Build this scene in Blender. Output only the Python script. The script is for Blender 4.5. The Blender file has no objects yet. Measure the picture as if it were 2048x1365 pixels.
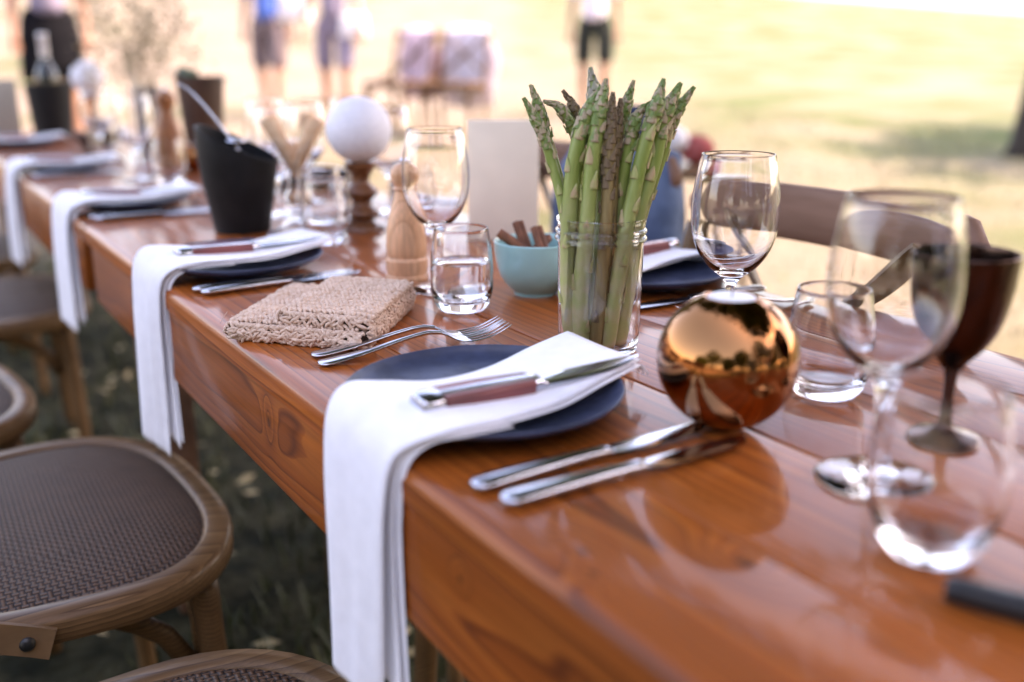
import bpy, math, random
import numpy as np
from mathutils import Vector, Matrix
R = math.radians
rnd = random.Random(7)
S = bpy.context.scene

# ------------------------------------------------------------------ camera
cam_d = bpy.data.cameras.new('camera'); cam = bpy.data.objects.new('camera', cam_d)
S.collection.objects.link(cam); S.camera = cam
cam_d.lens = 35.0; cam_d.sensor_width = 36.0
cam_d.clip_start = 0.02; cam_d.clip_end = 2000
cam.location = (-0.291, -0.684, 1.05)
cam.rotation_euler = (R(90 - 16.1), 0, R(-32.32))
cam_d.dof.use_dof = True
cam_d.dof.focus_distance = 1.02
cam_d.dof.aperture_fstop = 1.95

# ------------------------------------------------------------------ world, sun, exposure
SUN_EL, SUN_AZ = R(56), R(120)          # azimuth measured from +Y towards +X
W = bpy.data.worlds.new('World'); S.world = W; W.use_nodes = True
wn = W.node_tree; bg = wn.nodes['Background']
sky = wn.nodes.new('ShaderNodeTexSky'); sky.sky_type = 'NISHITA'; sky.sun_disc = False
sky.sun_elevation = SUN_EL; sky.sun_rotation = SUN_AZ; sky.dust_density = 2.0; sky.air_density = 1.0
wn.links.new(sky.outputs['Color'], bg.inputs['Color']); bg.inputs['Strength'].default_value = 0.15
sd = bpy.data.lights.new('sun', 'SUN'); sun = bpy.data.objects.new('sun', sd); S.collection.objects.link(sun)
sd.energy = 2.2; sd.angle = R(0.53); sd.color = (1.0, 0.93, 0.82)
sdir = Vector((math.sin(SUN_AZ)*math.cos(SUN_EL), math.cos(SUN_AZ)*math.cos(SUN_EL), math.sin(SUN_EL)))
sun.rotation_euler = sdir.to_track_quat('Z', 'Y').to_euler(); sun.location = (4, 4, 12)
S.view_settings.view_transform = 'Standard'; S.view_settings.look = 'None'
S.view_settings.exposure = 2.8; S.view_settings.gamma = 1.0; S.view_settings.use_curve_mapping = False
S.view_settings.use_white_balance = True; S.view_settings.white_balance_temperature = 8300; S.view_settings.white_balance_tint = 26
S.render.engine = 'CYCLES'
cy = S.cycles
cy.max_bounces = 16; cy.transmission_bounces = 16; cy.glossy_bounces = 6; cy.diffuse_bounces = 4; cy.transparent_max_bounces = 12
cy.sample_clamp_indirect = 8.0; cy.blur_glossy = 0.4
try: cy.use_denoising = True
except Exception: pass

# ------------------------------------------------------------------ material helpers
def mat(name, col, rough=0.5, metal=0.0, var=0.12, scale=30.0, bump=0.0, stretch=(1, 1, 1), col2=None, trans=0.0, ior=1.45,
        coat=0.0, coat_r=0.1, sheen=0.0, bscale=None, detail=4.0, lo=0.35, hi=0.65, spec=0.5, sss=0.0, rvar=0.0):
    m = bpy.data.materials.new(name); m.use_nodes = True
    n = m.node_tree.nodes; l = m.node_tree.links; b = n['Principled BSDF']
    b.inputs['Roughness'].default_value = rough; b.inputs['Metallic'].default_value = metal
    b.inputs['Transmission Weight'].default_value = trans; b.inputs['IOR'].default_value = ior
    b.inputs['Coat Weight'].default_value = coat; b.inputs['Coat Roughness'].default_value = coat_r
    b.inputs['Sheen Weight'].default_value = sheen; b.inputs['Specular IOR Level'].default_value = spec
    if sss:
        b.inputs['Subsurface Weight'].default_value = sss; b.inputs['Subsurface Scale'].default_value = 0.004
    tc = n.new('ShaderNodeTexCoord'); mp = n.new('ShaderNodeMapping'); mp.inputs['Scale'].default_value = stretch
    oi = n.new('ShaderNodeObjectInfo'); ad = n.new('ShaderNodeVectorMath'); ad.operation = 'ADD'
    l.new(tc.outputs['Object'], ad.inputs[0]); l.new(oi.outputs['Random'], ad.inputs[1])
    l.new(ad.outputs[0], mp.inputs['Vector'])
    nz = n.new('ShaderNodeTexNoise'); nz.inputs['Scale'].default_value = scale; nz.inputs['Detail'].default_value = detail
    l.new(mp.outputs['Vector'], nz.inputs['Vector'])
    rp = n.new('ShaderNodeValToRGB'); e = rp.color_ramp.elements
    c = np.array(col); c2 = np.array(col2) if col2 is not None else c * (1 + var)
    c1 = c if col2 is not None else c * (1 - var)
    e[0].position = lo; e[1].position = hi
    e[0].color = (*c1, 1); e[1].color = (*np.minimum(c2, 1), 1)
    l.new(nz.outputs['Fac'], rp.inputs['Fac']); l.new(rp.outputs['Color'], b.inputs['Base Color'])
    if bump:
        bp = n.new('ShaderNodeBump'); bp.inputs['Strength'].default_value = bump; bp.inputs['Distance'].default_value = 0.002
        if bscale:
            nb = n.new('ShaderNodeTexNoise'); nb.inputs['Scale'].default_value = bscale; nb.inputs['Detail'].default_value = 3
            l.new(mp.outputs['Vector'], nb.inputs['Vector']); l.new(nb.outputs['Fac'], bp.inputs['Height'])
        else: l.new(nz.outputs['Fac'], bp.inputs['Height'])
        l.new(bp.outputs['Normal'], b.inputs['Normal'])
    if rvar:
        nr = n.new('ShaderNodeTexNoise'); nr.inputs['Scale'].default_value = 45; nr.inputs['Detail'].default_value = 6; l.new(tc.outputs['Object'], nr.inputs['Vector'])
        mr = n.new('ShaderNodeMapRange'); mr.inputs['From Min'].default_value = .45; mr.inputs['From Max'].default_value = .75; mr.inputs['To Min'].default_value = rough; mr.inputs['To Max'].default_value = rough + rvar
        l.new(nr.outputs['Fac'], mr.inputs['Value']); l.new(mr.outputs[0], b.inputs['Roughness'])
    return m

def wood(name, light, mid, dark, knots=(), freq=130.0, axis=1, coat=0.5, rough=0.4, warp=0.035, cen=(0.02, 0.0, -0.09), coat_r=0.12):
    """Growth rings round an axis under the board, warped by stretched noise and by knots; axis: grain direction."""
    m = bpy.data.materials.new(name); m.use_nodes = True
    n = m.node_tree.nodes; l = m.node_tree.links; b = n['Principled BSDF']
    def math_(op, a=None, c=None, va=None, vc=None):
        q = n.new('ShaderNodeMath'); q.operation = op
        if a is not None: l.new(a, q.inputs[0])
        if va is not None: q.inputs[0].default_value = va
        if c is not None: l.new(c, q.inputs[1])
        if vc is not None: q.inputs[1].default_value = vc
        return q.outputs[0]
    tc = n.new('ShaderNodeTexCoord'); oi = n.new('ShaderNodeObjectInfo')
    P = tc.outputs['Object']
    sc = n.new('ShaderNodeVectorMath'); sc.operation = 'SCALE'; sc.inputs[0].default_value = (3.1, 7.7, 5.3); l.new(oi.outputs['Random'], sc.inputs['Scale'])
    st = n.new('ShaderNodeMapping'); s = [5.0, 5.0, 5.0]; s[axis] = 0.9; st.inputs['Scale'].default_value = s
    l.new(P, st.inputs['Vector'])
    a1 = n.new('ShaderNodeVectorMath'); a1.operation = 'ADD'; l.new(st.outputs[0], a1.inputs[0]); l.new(sc.outputs[0], a1.inputs[1])
    n1 = n.new('ShaderNodeTexNoise'); n1.inputs['Scale'].default_value = 1.6; n1.inputs['Detail'].default_value = 2.5; l.new(a1.outputs[0], n1.inputs['Vector'])
    off = n.new('ShaderNodeVectorMath'); off.operation = 'SUBTRACT'; off.inputs[1].default_value = cen; l.new(P, off.inputs[0])
    fl = n.new('ShaderNodeVectorMath'); fl.operation = 'MULTIPLY'; k = [1.0, 1.0, 1.0]; k[axis] = 0.03; fl.inputs[1].default_value = k
    l.new(off.outputs[0], fl.inputs[0])
    ln = n.new('ShaderNodeVectorMath'); ln.operation = 'LENGTH'; l.new(fl.outputs[0], ln.inputs[0])
    r = math_('ADD', ln.outputs['Value'], math_('MULTIPLY', math_('SUBTRACT', n1.outputs['Fac'], vc=0.5), vc=warp * 2))
    kdark = None
    for (kx, ky, kz, ks, el) in knots:
        d0 = n.new('ShaderNodeVectorMath'); d0.operation = 'SUBTRACT'; d0.inputs[1].default_value = (kx, ky, kz); l.new(P, d0.inputs[0])
        d1 = n.new('ShaderNodeVectorMath'); d1.operation = 'MULTIPLY'; kk = [1 / ks] * 3; kk[axis] = 1 / (ks * el); d1.inputs[1].default_value = kk; l.new(d0.outputs[0], d1.inputs[0])
        d2 = n.new('ShaderNodeVectorMath'); d2.operation = 'LENGTH'; l.new(d1.outputs[0], d2.inputs[0])
        g = math_('POWER', va=math.e, c=math_('MULTIPLY', math_('MULTIPLY', d2.outputs['Value'], d2.outputs['Value']), vc=-0.35))
        r = math_('ADD', r, math_('MULTIPLY', g, vc=0.022))
        kd = math_('POWER', va=math.e, c=math_('MULTIPLY', math_('MULTIPLY', d2.outputs['Value'], d2.outputs['Value']), vc=-7.0))
        kdark = kd if kdark is None else math_('MAXIMUM', kdark, kd)
    fr = math_('FRACT', math_('MULTIPLY', r, vc=freq))
    rp = n.new('ShaderNodeValToRGB'); e = rp.color_ramp.elements
    e[0].position = 0.0; e[0].color = (*light, 1); e[1].position = 1.0; e[1].color = (*mid, 1)
    q = e.new(0.55); q.color = (*mid, 1); q = e.new(0.84); q.color = (*[0.75 * a + 0.25 * c for a, c in zip(mid, dark)], 1); q = e.new(0.92); q.color = (*dark, 1)
    l.new(fr, rp.inputs['Fac'])
    fm = n.new('ShaderNodeMapping'); s = [420.0] * 3; s[axis] = 9.0; fm.inputs['Scale'].default_value = s; l.new(P, fm.inputs['Vector'])
    n2 = n.new('ShaderNodeTexNoise'); n2.inputs['Scale'].default_value = 1.0; n2.inputs['Detail'].default_value = 3; l.new(fm.outputs[0], n2.inputs['Vector'])
    n3 = n.new('ShaderNodeTexNoise'); n3.inputs['Scale'].default_value = 1.3; n3.inputs['Detail'].default_value = 3; l.new(a1.outputs[0], n3.inputs['Vector'])
    mx = n.new('ShaderNodeMix'); mx.data_type = 'RGBA'; mx.blend_type = 'MULTIPLY'; mx.inputs['Factor'].default_value = 1.0
    vr = n.new('ShaderNodeMapRange'); vr.inputs['From Min'].default_value = 0.25; vr.inputs['From Max'].default_value = 0.75; vr.inputs['To Min'].default_value = 0.72; vr.inputs['To Max'].default_value = 1.15
    l.new(n2.outputs['Fac'], vr.inputs['Value'])
    v2 = n.new('ShaderNodeMapRange'); v2.inputs['From Min'].default_value = 0.3; v2.inputs['From Max'].default_value = 0.7; v2.inputs['To Min'].default_value = 0.65; v2.inputs['To Max'].default_value = 1.25
    l.new(n3.outputs['Fac'], v2.inputs['Value'])
    tone = math_('MULTIPLY', vr.outputs[0], v2.outputs[0])
    pl = n.new('ShaderNodeMapRange'); pl.inputs['To Min'].default_value = 0.82; pl.inputs['To Max'].default_value = 1.15; l.new(oi.outputs['Random'], pl.inputs['Value'])
    tone = math_('MULTIPLY', tone, pl.outputs[0])
    l.new(rp.outputs['Color'], mx.inputs['A']); l.new(tone, mx.inputs['B'])
    out = mx.outputs['Result']
    if kdark is not None:
        m2 = n.new('ShaderNodeMix'); m2.data_type = 'RGBA'; l.new(kdark, m2.inputs['Factor']); l.new(out, m2.inputs['A']); m2.inputs['B'].default_value = (dark[0] * .45, dark[1] * .5, dark[2] * .6, 1)
        out = m2.outputs['Result']
    l.new(out, b.inputs['Base Color'])
    bp = n.new('ShaderNodeBump'); bp.inputs['Strength'].default_value = 0.12; bp.inputs['Distance'].default_value = 0.001
    hh = math_('ADD', math_('MULTIPLY', n2.outputs['Fac'], vc=0.5), math_('MULTIPLY', n3.outputs['Fac'], vc=2.0))
    l.new(hh, bp.inputs['Height']); l.new(bp.outputs['Normal'], b.inputs['Normal']); 
    b.inputs['Roughness'].default_value = rough; b.inputs['Coat Weight'].default_value = coat; b.inputs['Coat Roughness'].default_value = coat_r; b.inputs['Specular IOR Level'].default_value = 0.14; b.inputs['Coat IOR'].default_value = 1.33
    return m

LT, MD, DK = (0.40, 0.102, 0.016), (0.33, 0.075, 0.011), (0.145, 0.030, 0.006)
M = {}
M['plank'] = wood('varnished_pine', LT, MD, DK, freq=150, coat=0.55, rough=0.5, coat_r=0.085, cen=(0.02, 0, -0.05), warp=0.010)
M['plank_knot'] = wood('varnished_pine_with_knots', LT, MD, DK, freq=150, coat=0.55, rough=0.5, coat_r=0.085, cen=(0.02, 0, -0.05), warp=0.010,
                       knots=((-0.027, -0.2295, 0.014, .009, 1.3), (-0.037, -0.2535, 0.014, .007, 1.2), (0.047, -0.2925, 0.014, .012, 1.6)))
M['apron'] = wood('varnished_pine_apron', LT, MD, DK, freq=115, coat=0.3, rough=0.45, coat_r=0.12, cen=(-0.09, 0, 0.02), warp=0.026,
                  knots=((-0.018, 0.2515, 0.0165, .015, .7), (-0.018, -0.1365, 0.0255, .006, 1.0)))
M['chairwood'] = wood('weathered_oak', (0.205, 0.112, 0.050), (0.155, 0.080, 0.035), (0.072, 0.035, 0.016), freq=170, coat=0.25, rough=0.42, warp=0.02, cen=(0.0, 0, -0.3), axis=0)
M['slatwood'] = mat('oak_slat', (0.12, 0.064, 0.029), 0.5, col2=(0.175, 0.095, 0.044), scale=14, stretch=(.5, 3, 3), bump=0.1, spec=0.3)
M['railwood'] = mat('oak_rail', (0.19, 0.096, 0.060), 0.5, col2=(0.245, 0.13, 0.085), scale=14, stretch=(3, .35, 3), bump=0.1, spec=0.25)
M['mill'] = wood('beech_mill', (0.76, 0.42, 0.245), (0.70, 0.37, 0.205), (0.56, 0.27, 0.135), freq=120, axis=2, coat=0.3, rough=0.38, warp=0.02, cen=(0.05, 0.05, 0))
M['milldark'] = wood('oiled_mill', (0.40, 0.16, 0.065), (0.33, 0.125, 0.05), (0.2, 0.07, 0.03), freq=120, axis=2, coat=0.3, rough=0.4, warp=0.02, cen=(0.05, 0.05, 0))
M['turned'] = wood('turned_walnut', (0.22, 0.085, 0.035), (0.16, 0.058, 0.024), (0.07, 0.026, 0.012), freq=130, axis=2, coat=0.7, rough=0.3, cen=(0.05, 0.03, 0))
M['glass'] = mat('clear_glass', (0.985, 0.985, 0.995), 0.0, trans=1.0, ior=1.46, var=0.004)
M['jarglass'] = mat('jar_glass', (0.99, 0.99, 0.995), 0.0, trans=1.0, ior=1.45, var=0.004)
M['water'] = mat('water', (0.99, 0.99, 0.995), 0.0, trans=1.0, ior=1.333, var=0.003)
M['steel'] = mat('brushed_steel', (0.56, 0.57, 0.62), 0.16, 1.0, rvar=0.06, var=0.06, scale=60, stretch=(1, 20, 20), bump=0.02)
M['copper'] = mat('copper_mirror', (0.345, 0.145, 0.056), 0.02, 1.0, var=0.16, scale=9, rvar=0.14)
M['bronze'] = mat('smoked_copper', (0.072, 0.042, 0.034), 0.22, 1.0, var=0.55, scale=24, bump=0.35, bscale=70, stretch=(1, 1, .35))
M['linen'] = mat('white_linen', (0.84, 0.83, 0.86), 0.85, var=0.03, scale=60, bump=0.25, bscale=900, sheen=0.25)
M['plate'] = mat('charcoal_stoneware', (0.032, 0.044, 0.085), 0.40, var=0.28, scale=40, bump=0.05, bscale=260, spec=0.6, rvar=0.2)
M['handle'] = mat('rosewood_scale', (0.19, 0.046, 0.042), 0.4, var=0.35, scale=60, stretch=(.25, 4, 4), coat=0.3)
M['black'] = mat('matt_black_metal', (0.010, 0.010, 0.0105), 0.55, var=0.2, spec=0.25, scale=30, bump=0.06, bscale=200)
M['blackgloss'] = mat('black_handle', (0.012, 0.012, 0.013), 0.35, var=0.2, scale=30)
M['turq'] = mat('turquoise_glaze', (0.30, 0.57, 0.55), 0.22, var=0.10, scale=18, coat=0.6, coat_r=0.08)
M['cinnamon'] = mat('cinnamon_bark', (0.20, 0.068, 0.032), 0.7, var=0.35, scale=80, stretch=(1, 1, .12), bump=0.4)
M['card'] = mat('cream_card', (0.86, 0.74, 0.585), 0.8, var=0.03, scale=20, bump=0.05, bscale=500)
M['cardgrey'] = mat('grey_card', (0.40, 0.36, 0.30), 0.8, var=0.04, scale=20)
M['wax'] = mat('white_wax', (0.80, 0.78, 0.78), 0.5, var=0.03, scale=30, sss=0.1)
M['ball'] = mat('string_ball', (0.76, 0.74, 0.77), 0.75, var=0.05, scale=90, bump=0.6, bscale=60, stretch=(1, 1, 3))
M['wafer'] = mat('baked_wafer', (0.74, 0.42, 0.22), 0.7, col2=(0.86, 0.60, 0.38), scale=45, stretch=(1, 1, 3), bump=0.5)
M['twine'] = mat('seagrass_twine', (0.58, 0.385, 0.275), 0.8, col2=(0.74, 0.54, 0.415), scale=160, stretch=(1, 1, 1), bump=0.3, detail=5)
M['twinedark'] = mat('seagrass_core', (0.10, 0.058, 0.038), 0.9, var=0.3, scale=120)
def stalk_mat():
    m = mat('asparagus_green', (0.165, 0.235, 0.040), 0.40, col2=(0.265, 0.315, 0.085), scale=40, stretch=(3, 3, .5), bump=0.08, lo=.3, hi=.7)
    n = m.node_tree.nodes; l = m.node_tree.links; b = n['Principled BSDF']
    src = b.inputs['Base Color'].links[0].from_socket
    tc = n.new('ShaderNodeTexCoord'); sp = n.new('ShaderNodeSeparateXYZ'); l.new(tc.outputs['Object'], sp.inputs[0])
    mr = n.new('ShaderNodeMapRange'); mr.inputs['From Min'].default_value = .02; mr.inputs['From Max'].default_value = .17; mr.inputs['To Min'].default_value = .85; mr.inputs['To Max'].default_value = 0; l.new(sp.outputs['Z'], mr.inputs['Value'])
    nz = n.new('ShaderNodeTexNoise'); nz.inputs['Scale'].default_value = 55; l.new(tc.outputs['Object'], nz.inputs['Vector'])
    rp = n.new('ShaderNodeValToRGB'); e = rp.color_ramp.elements; e[0].position = .38; e[0].color = (.46, .46, .19, 1); e[1].position = .66; e[1].color = (.62, .49, .33, 1); l.new(nz.outputs['Fac'], rp.inputs['Fac'])
    mx = n.new('ShaderNodeMix'); mx.data_type = 'RGBA'; l.new(mr.outputs[0], mx.inputs['Factor']); l.new(src, mx.inputs['A']); l.new(rp.outputs['Color'], mx.inputs['B'])
    l.new(mx.outputs['Result'], b.inputs['Base Color']); return m
M['green'] = stalk_mat()
M['brownstalk'] = mat('withered_asparagus', (0.175, 0.115, 0.038), 0.6, col2=(0.27, 0.195, 0.075), scale=50, stretch=(3, 3, .4), bump=0.3)
M['bract'] = mat('asparagus_bract', (0.43, 0.315, 0.17), 0.55, col2=(0.34, 0.36, 0.12), scale=110, lo=.4, hi=.6)
M['bracttip'] = mat('asparagus_tip_scale', (0.13, 0.20, 0.045), 0.5, col2=(0.38, 0.29, 0.18), scale=120, lo=.46, hi=.55)
M['brownbract'] = mat('withered_scale', (0.115, 0.075, 0.038), 0.7, col2=(0.19, 0.13, 0.07), scale=150)
M['greybract'] = mat('pale_tip_scale', (0.33, 0.30, 0.24), 0.6, col2=(0.22, 0.23, 0.14), scale=150)
M['leaf'] = mat('tree_leaf', (0.045, 0.085, 0.018), 0.5, col2=(0.08, 0.12, 0.03), scale=3)
M['herb'] = mat('dark_herb_leaf', (0.02, 0.05, 0.018), 0.5, col2=(0.05, 0.10, 0.03), scale=20)
M['bark'] = mat('dark_bark', (0.035, 0.026, 0.02), 0.9, var=0.4, scale=12, stretch=(1, 1, .2), bump=0.8)
M['basket'] = mat('brown_leather', (0.075, 0.036, 0.022), 0.55, var=0.35, scale=30, stretch=(1, 1, .2), bump=0.2)
M['soil'] = mat('gravel_topping', (0.22, 0.19, 0.16), 0.9, var=0.4, scale=60, bump=0.5)
M['zinc'] = mat('galvanised_zinc', (0.26, 0.25, 0.28), 0.4, 0.8, var=0.3, scale=14)
M['darkbowl'] = mat('dark_wood_bowl', (0.055, 0.03, 0.022), 0.5, var=0.3, scale=30)
M['bottle'] = mat('dark_bottle_glass', (0.010, 0.012, 0.010), 0.08, var=0.2, coat=0.5)
M['foil'] = mat('silver_foil', (0.62, 0.61, 0.64), 0.35, 0.4, var=0.1, scale=80, bump=0.2)
M['dried'] = mat('dried_flower', (0.34, 0.265, 0.16), 0.9, col2=(0.50, 0.42, 0.28), scale=60)
M['denim'] = mat('blue_denim', (0.040, 0.070, 0.135), 0.85, col2=(0.135, 0.20, 0.315), scale=14, bump=0.3, bscale=400, lo=.3, hi=.7)
M['navy'] = mat('navy_lining', (0.018, 0.024, 0.055), 0.85, var=0.3, scale=20)
M['lilac'] = mat('pale_lilac_cloth', (0.62, 0.57, 0.70), 0.85, col2=(0.76, 0.72, 0.80), scale=9)
M['pink'] = mat('pale_pink_cloth', (0.68, 0.48, 0.58), 0.85, col2=(0.74, 0.58, 0.66), scale=9)
M['red'] = mat('red_cloth', (0.34, 0.055, 0.06), 0.85, col2=(0.45, 0.11, 0.10), scale=18)
M['whitecloth'] = mat('white_cotton', (0.78, 0.76, 0.79), 0.85, var=0.04, scale=12)
M['skin'] = mat('skin', (0.40, 0.20, 0.13), 0.5, var=0.1, scale=20, sss=0.05)
M['hair'] = mat('brown_hair', (0.05, 0.028, 0.016), 0.6, var=0.4, scale=60, stretch=(4, 4, .3))
M['eye'] = mat('eye', (0.6, 0.6, 0.6), 0.2, var=0.1)
M['blueshirt'] = mat('blue_shirt', (0.05, 0.125, 0.44), 0.8, var=0.1, scale=10)
M['taupe'] = mat('taupe_shorts', (0.15, 0.115, 0.125), 0.85, var=0.1, scale=12)
M['blackcloth'] = mat('black_cloth', (0.006, 0.006, 0.008), 0.9, var=0.2, scale=12, spec=0.1)
M['darkgreen'] = mat('dark_olive_shorts', (0.030, 0.034, 0.030), 0.9, var=0.2, scale=12, spec=0.1)
M['greylilac'] = mat('grey_lilac_cloth', (0.20, 0.175, 0.25), 0.85, var=0.12, scale=9)
M['tan'] = mat('tan_leather', (0.22, 0.10, 0.05), 0.6, var=0.2, scale=20)
M['bolt'] = mat('dark_iron', (0.05, 0.05, 0.05), 0.45, 0.8, var=0.2)
M['grassblade'] = mat('grass_blade', (0.022, 0.034, 0.008), 0.6, col2=(0.10, 0.10, 0.03), scale=2.5)  # blade colour darkened for the shade under the tables
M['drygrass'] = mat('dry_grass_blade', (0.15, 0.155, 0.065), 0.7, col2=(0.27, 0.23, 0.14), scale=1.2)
M['litter'] = mat('fallen_leaf', (0.42, 0.31, 0.15), 0.8, col2=(0.58, 0.47, 0.27), scale=5)  # pale tone stands in for sun dapples on the ground
M['lampwood'] = M['turned']

def rattan():
    m = bpy.data.materials.new('rattan_weave'); m.use_nodes = True
    n = m.node_tree.nodes; l = m.node_tree.links; b = n['Principled BSDF']
    tc = n.new('ShaderNodeTexCoord'); ro = n.new('ShaderNodeMapping'); ro.inputs['Rotation'].default_value = (0, 0, R(3)); l.new(tc.outputs['Object'], ro.inputs['Vector'])
    def wav(d):
        w = n.new('ShaderNodeTexWave'); w.wave_type = 'BANDS'; w.bands_direction = d; w.wave_profile = 'SIN'
        w.inputs['Scale'].default_value = 46; w.inputs['Distortion'].default_value = 0.9; w.inputs['Detail'].default_value = 2; w.inputs['Detail Scale'].default_value = 0.6; l.new(ro.outputs[0], w.inputs['Vector']); return w
    wx, wy = wav('X'), wav('Y')
    ch = n.new('ShaderNodeTexChecker'); ch.inputs['Scale'].default_value = 146; l.new(ro.outputs[0], ch.inputs['Vector'])
    mx = n.new('ShaderNodeMix'); mx.data_type = 'FLOAT'; l.new(ch.outputs['Fac'], mx.inputs['Factor']); l.new(wx.outputs['Fac'], mx.inputs['A']); l.new(wy.outputs['Fac'], mx.inputs['B'])
    nz = n.new('ShaderNodeTexNoise'); nz.inputs['Scale'].default_value = 30; l.new(ro.outputs[0], nz.inputs['Vector'])
    rp = n.new('ShaderNodeValToRGB'); e = rp.color_ramp.elements; e[0].position = 0.1; e[0].color = (0.012, 0.006, 0.004, 1); e[1].position = 0.9; e[1].color = (0.15, 0.074, 0.038, 1)
    l.new(mx.outputs['Result'], rp.inputs['Fac'])
    m2 = n.new('ShaderNodeMix'); m2.data_type = 'RGBA'; m2.blend_type = 'MULTIPLY'; m2.inputs['Factor'].default_value = 0.5
    l.new(rp.outputs['Color'], m2.inputs['A']); l.new(nz.outputs['Fac'], m2.inputs['B']); l.new(m2.outputs['Result'], b.inputs['Base Color'])
    bp = n.new('ShaderNodeBump'); bp.inputs['Strength'].default_value = 0.8; bp.inputs['Distance'].default_value = 0.0015
    l.new(mx.outputs['Result'], bp.inputs['Height']); l.new(bp.outputs['Normal'], b.inputs['Normal'])
    b.inputs['Roughness'].default_value = 0.55; b.inputs['Specular IOR Level'].default_value = 0.22
    return m
M['rattan'] = rattan()

def lawn():
    m = bpy.data.materials.new('lawn'); m.use_nodes = True
    n = m.node_tree.nodes; l = m.node_tree.links; b = n['Principled BSDF']
    tc = n.new('ShaderNodeTexCoord')
    def nz(s, d=4, w=0):
        q = n.new('ShaderNodeTexNoise'); q.inputs['Scale'].default_value = s; q.inputs['Detail'].default_value = d
        a = n.new('ShaderNodeVectorMath'); a.operation = 'ADD'; a.inputs[1].default_value = (w, w * 1.7, 0); l.new(tc.outputs['Object'], a.inputs[0]); l.new(a.outputs[0], q.inputs['Vector']); return q.outputs['Fac']
    rp = n.new('ShaderNodeValToRGB'); e = rp.color_ramp.elements
    e[0].position = 0.33; e[0].color = (0.08, 0.09, 0.045, 1); e[1].position = 0.56; e[1].color = (0.192, 0.158, 0.128, 1)
    q = e.new(0.43); q.color = (0.162, 0.138, 0.101, 1)
    l.new(nz(0.75, 5, 3.3), rp.inputs['Fac'])
    mx = n.new('ShaderNodeMix'); mx.data_type = 'RGBA'; mx.blend_type = 'OVERLAY'; mx.inputs['Factor'].default_value = 0.6
    l.new(rp.outputs['Color'], mx.inputs['A']); l.new(nz(22, 6), mx.inputs['B'])
    sq = n.new('ShaderNodeSeparateXYZ'); l.new(tc.outputs['Object'], sq.inputs[0])
    gsub = n.new('ShaderNodeMath'); gsub.operation = 'MULTIPLY_ADD'; l.new(sq.outputs['Y'], gsub.inputs[0]); gsub.inputs[1].default_value = -.55; l.new(sq.outputs['X'], gsub.inputs[2])
    gm = n.new('ShaderNodeMapRange'); gm.interpolation_type = 'SMOOTHSTEP'; gm.inputs['From Min'].default_value = .6; gm.inputs['From Max'].default_value = 4.5; gm.inputs['To Max'].default_value = .8; l.new(gsub.outputs[0], gm.inputs['Value'])
    gr = n.new('ShaderNodeValToRGB'); ge = gr.color_ramp.elements; ge[0].position = .34; ge[0].color = (.05, .085, .02, 1); ge[1].position = .62; ge[1].color = (.172, .158, .113, 1); g5 = ge.new(.49); g5.color = (.108, .122, .062, 1); l.new(nz(.9, 4, 5.7), gr.inputs['Fac'])
    gx = n.new('ShaderNodeMix'); gx.data_type = 'RGBA'; l.new(gm.outputs[0], gx.inputs['Factor']); l.new(mx.outputs['Result'], gx.inputs['A']); l.new(gr.outputs['Color'], gx.inputs['B']); mx = gx
    # shade under and beside the tables, painted dark into the lawn colour
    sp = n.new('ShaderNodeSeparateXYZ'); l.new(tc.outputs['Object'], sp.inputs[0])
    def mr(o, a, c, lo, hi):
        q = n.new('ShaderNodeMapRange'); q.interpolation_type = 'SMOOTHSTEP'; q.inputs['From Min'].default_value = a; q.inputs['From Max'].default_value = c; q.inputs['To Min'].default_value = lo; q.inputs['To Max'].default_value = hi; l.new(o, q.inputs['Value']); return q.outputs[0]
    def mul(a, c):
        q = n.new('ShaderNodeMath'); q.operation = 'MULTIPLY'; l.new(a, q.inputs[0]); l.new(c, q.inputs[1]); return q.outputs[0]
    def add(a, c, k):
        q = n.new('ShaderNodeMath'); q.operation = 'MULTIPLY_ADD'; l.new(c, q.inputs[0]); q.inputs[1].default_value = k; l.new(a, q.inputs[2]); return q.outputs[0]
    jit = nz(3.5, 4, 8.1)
    shade_mask = mul(mr(add(sp.outputs['X'], jit, .8), 1.15, 1.75, 1, 0), mul(mr(add(sp.outputs['Y'], jit, 1.2), 4.3, 5.6, 1, 0), mr(sp.outputs['X'], -4.5, -2.8, 0, 1)))
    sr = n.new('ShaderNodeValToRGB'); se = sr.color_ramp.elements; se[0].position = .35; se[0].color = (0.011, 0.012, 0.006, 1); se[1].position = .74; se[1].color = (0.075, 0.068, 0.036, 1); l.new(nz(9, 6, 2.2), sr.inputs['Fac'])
    mg = n.new('ShaderNodeMix'); mg.data_type = 'RGBA'; l.new(shade_mask, mg.inputs['Factor']); l.new(mx.outputs['Result'], mg.inputs['A']); l.new(sr.outputs['Color'], mg.inputs['B']); mx = mg
    l.new(mx.outputs['Result'], b.inputs['Base Color']); b.inputs['Roughness'].default_value = 0.95; b.inputs['Specular IOR Level'].default_value = 0.1
    bp = n.new('ShaderNodeBump'); bp.inputs['Strength'].default_value = 0.6; bp.inputs['Distance'].default_value = 0.03; l.new(nz(40, 6), bp.inputs['Height']); l.new(bp.outputs['Normal'], b.inputs['Normal'])
    return m
M['lawn'] = lawn()

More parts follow.
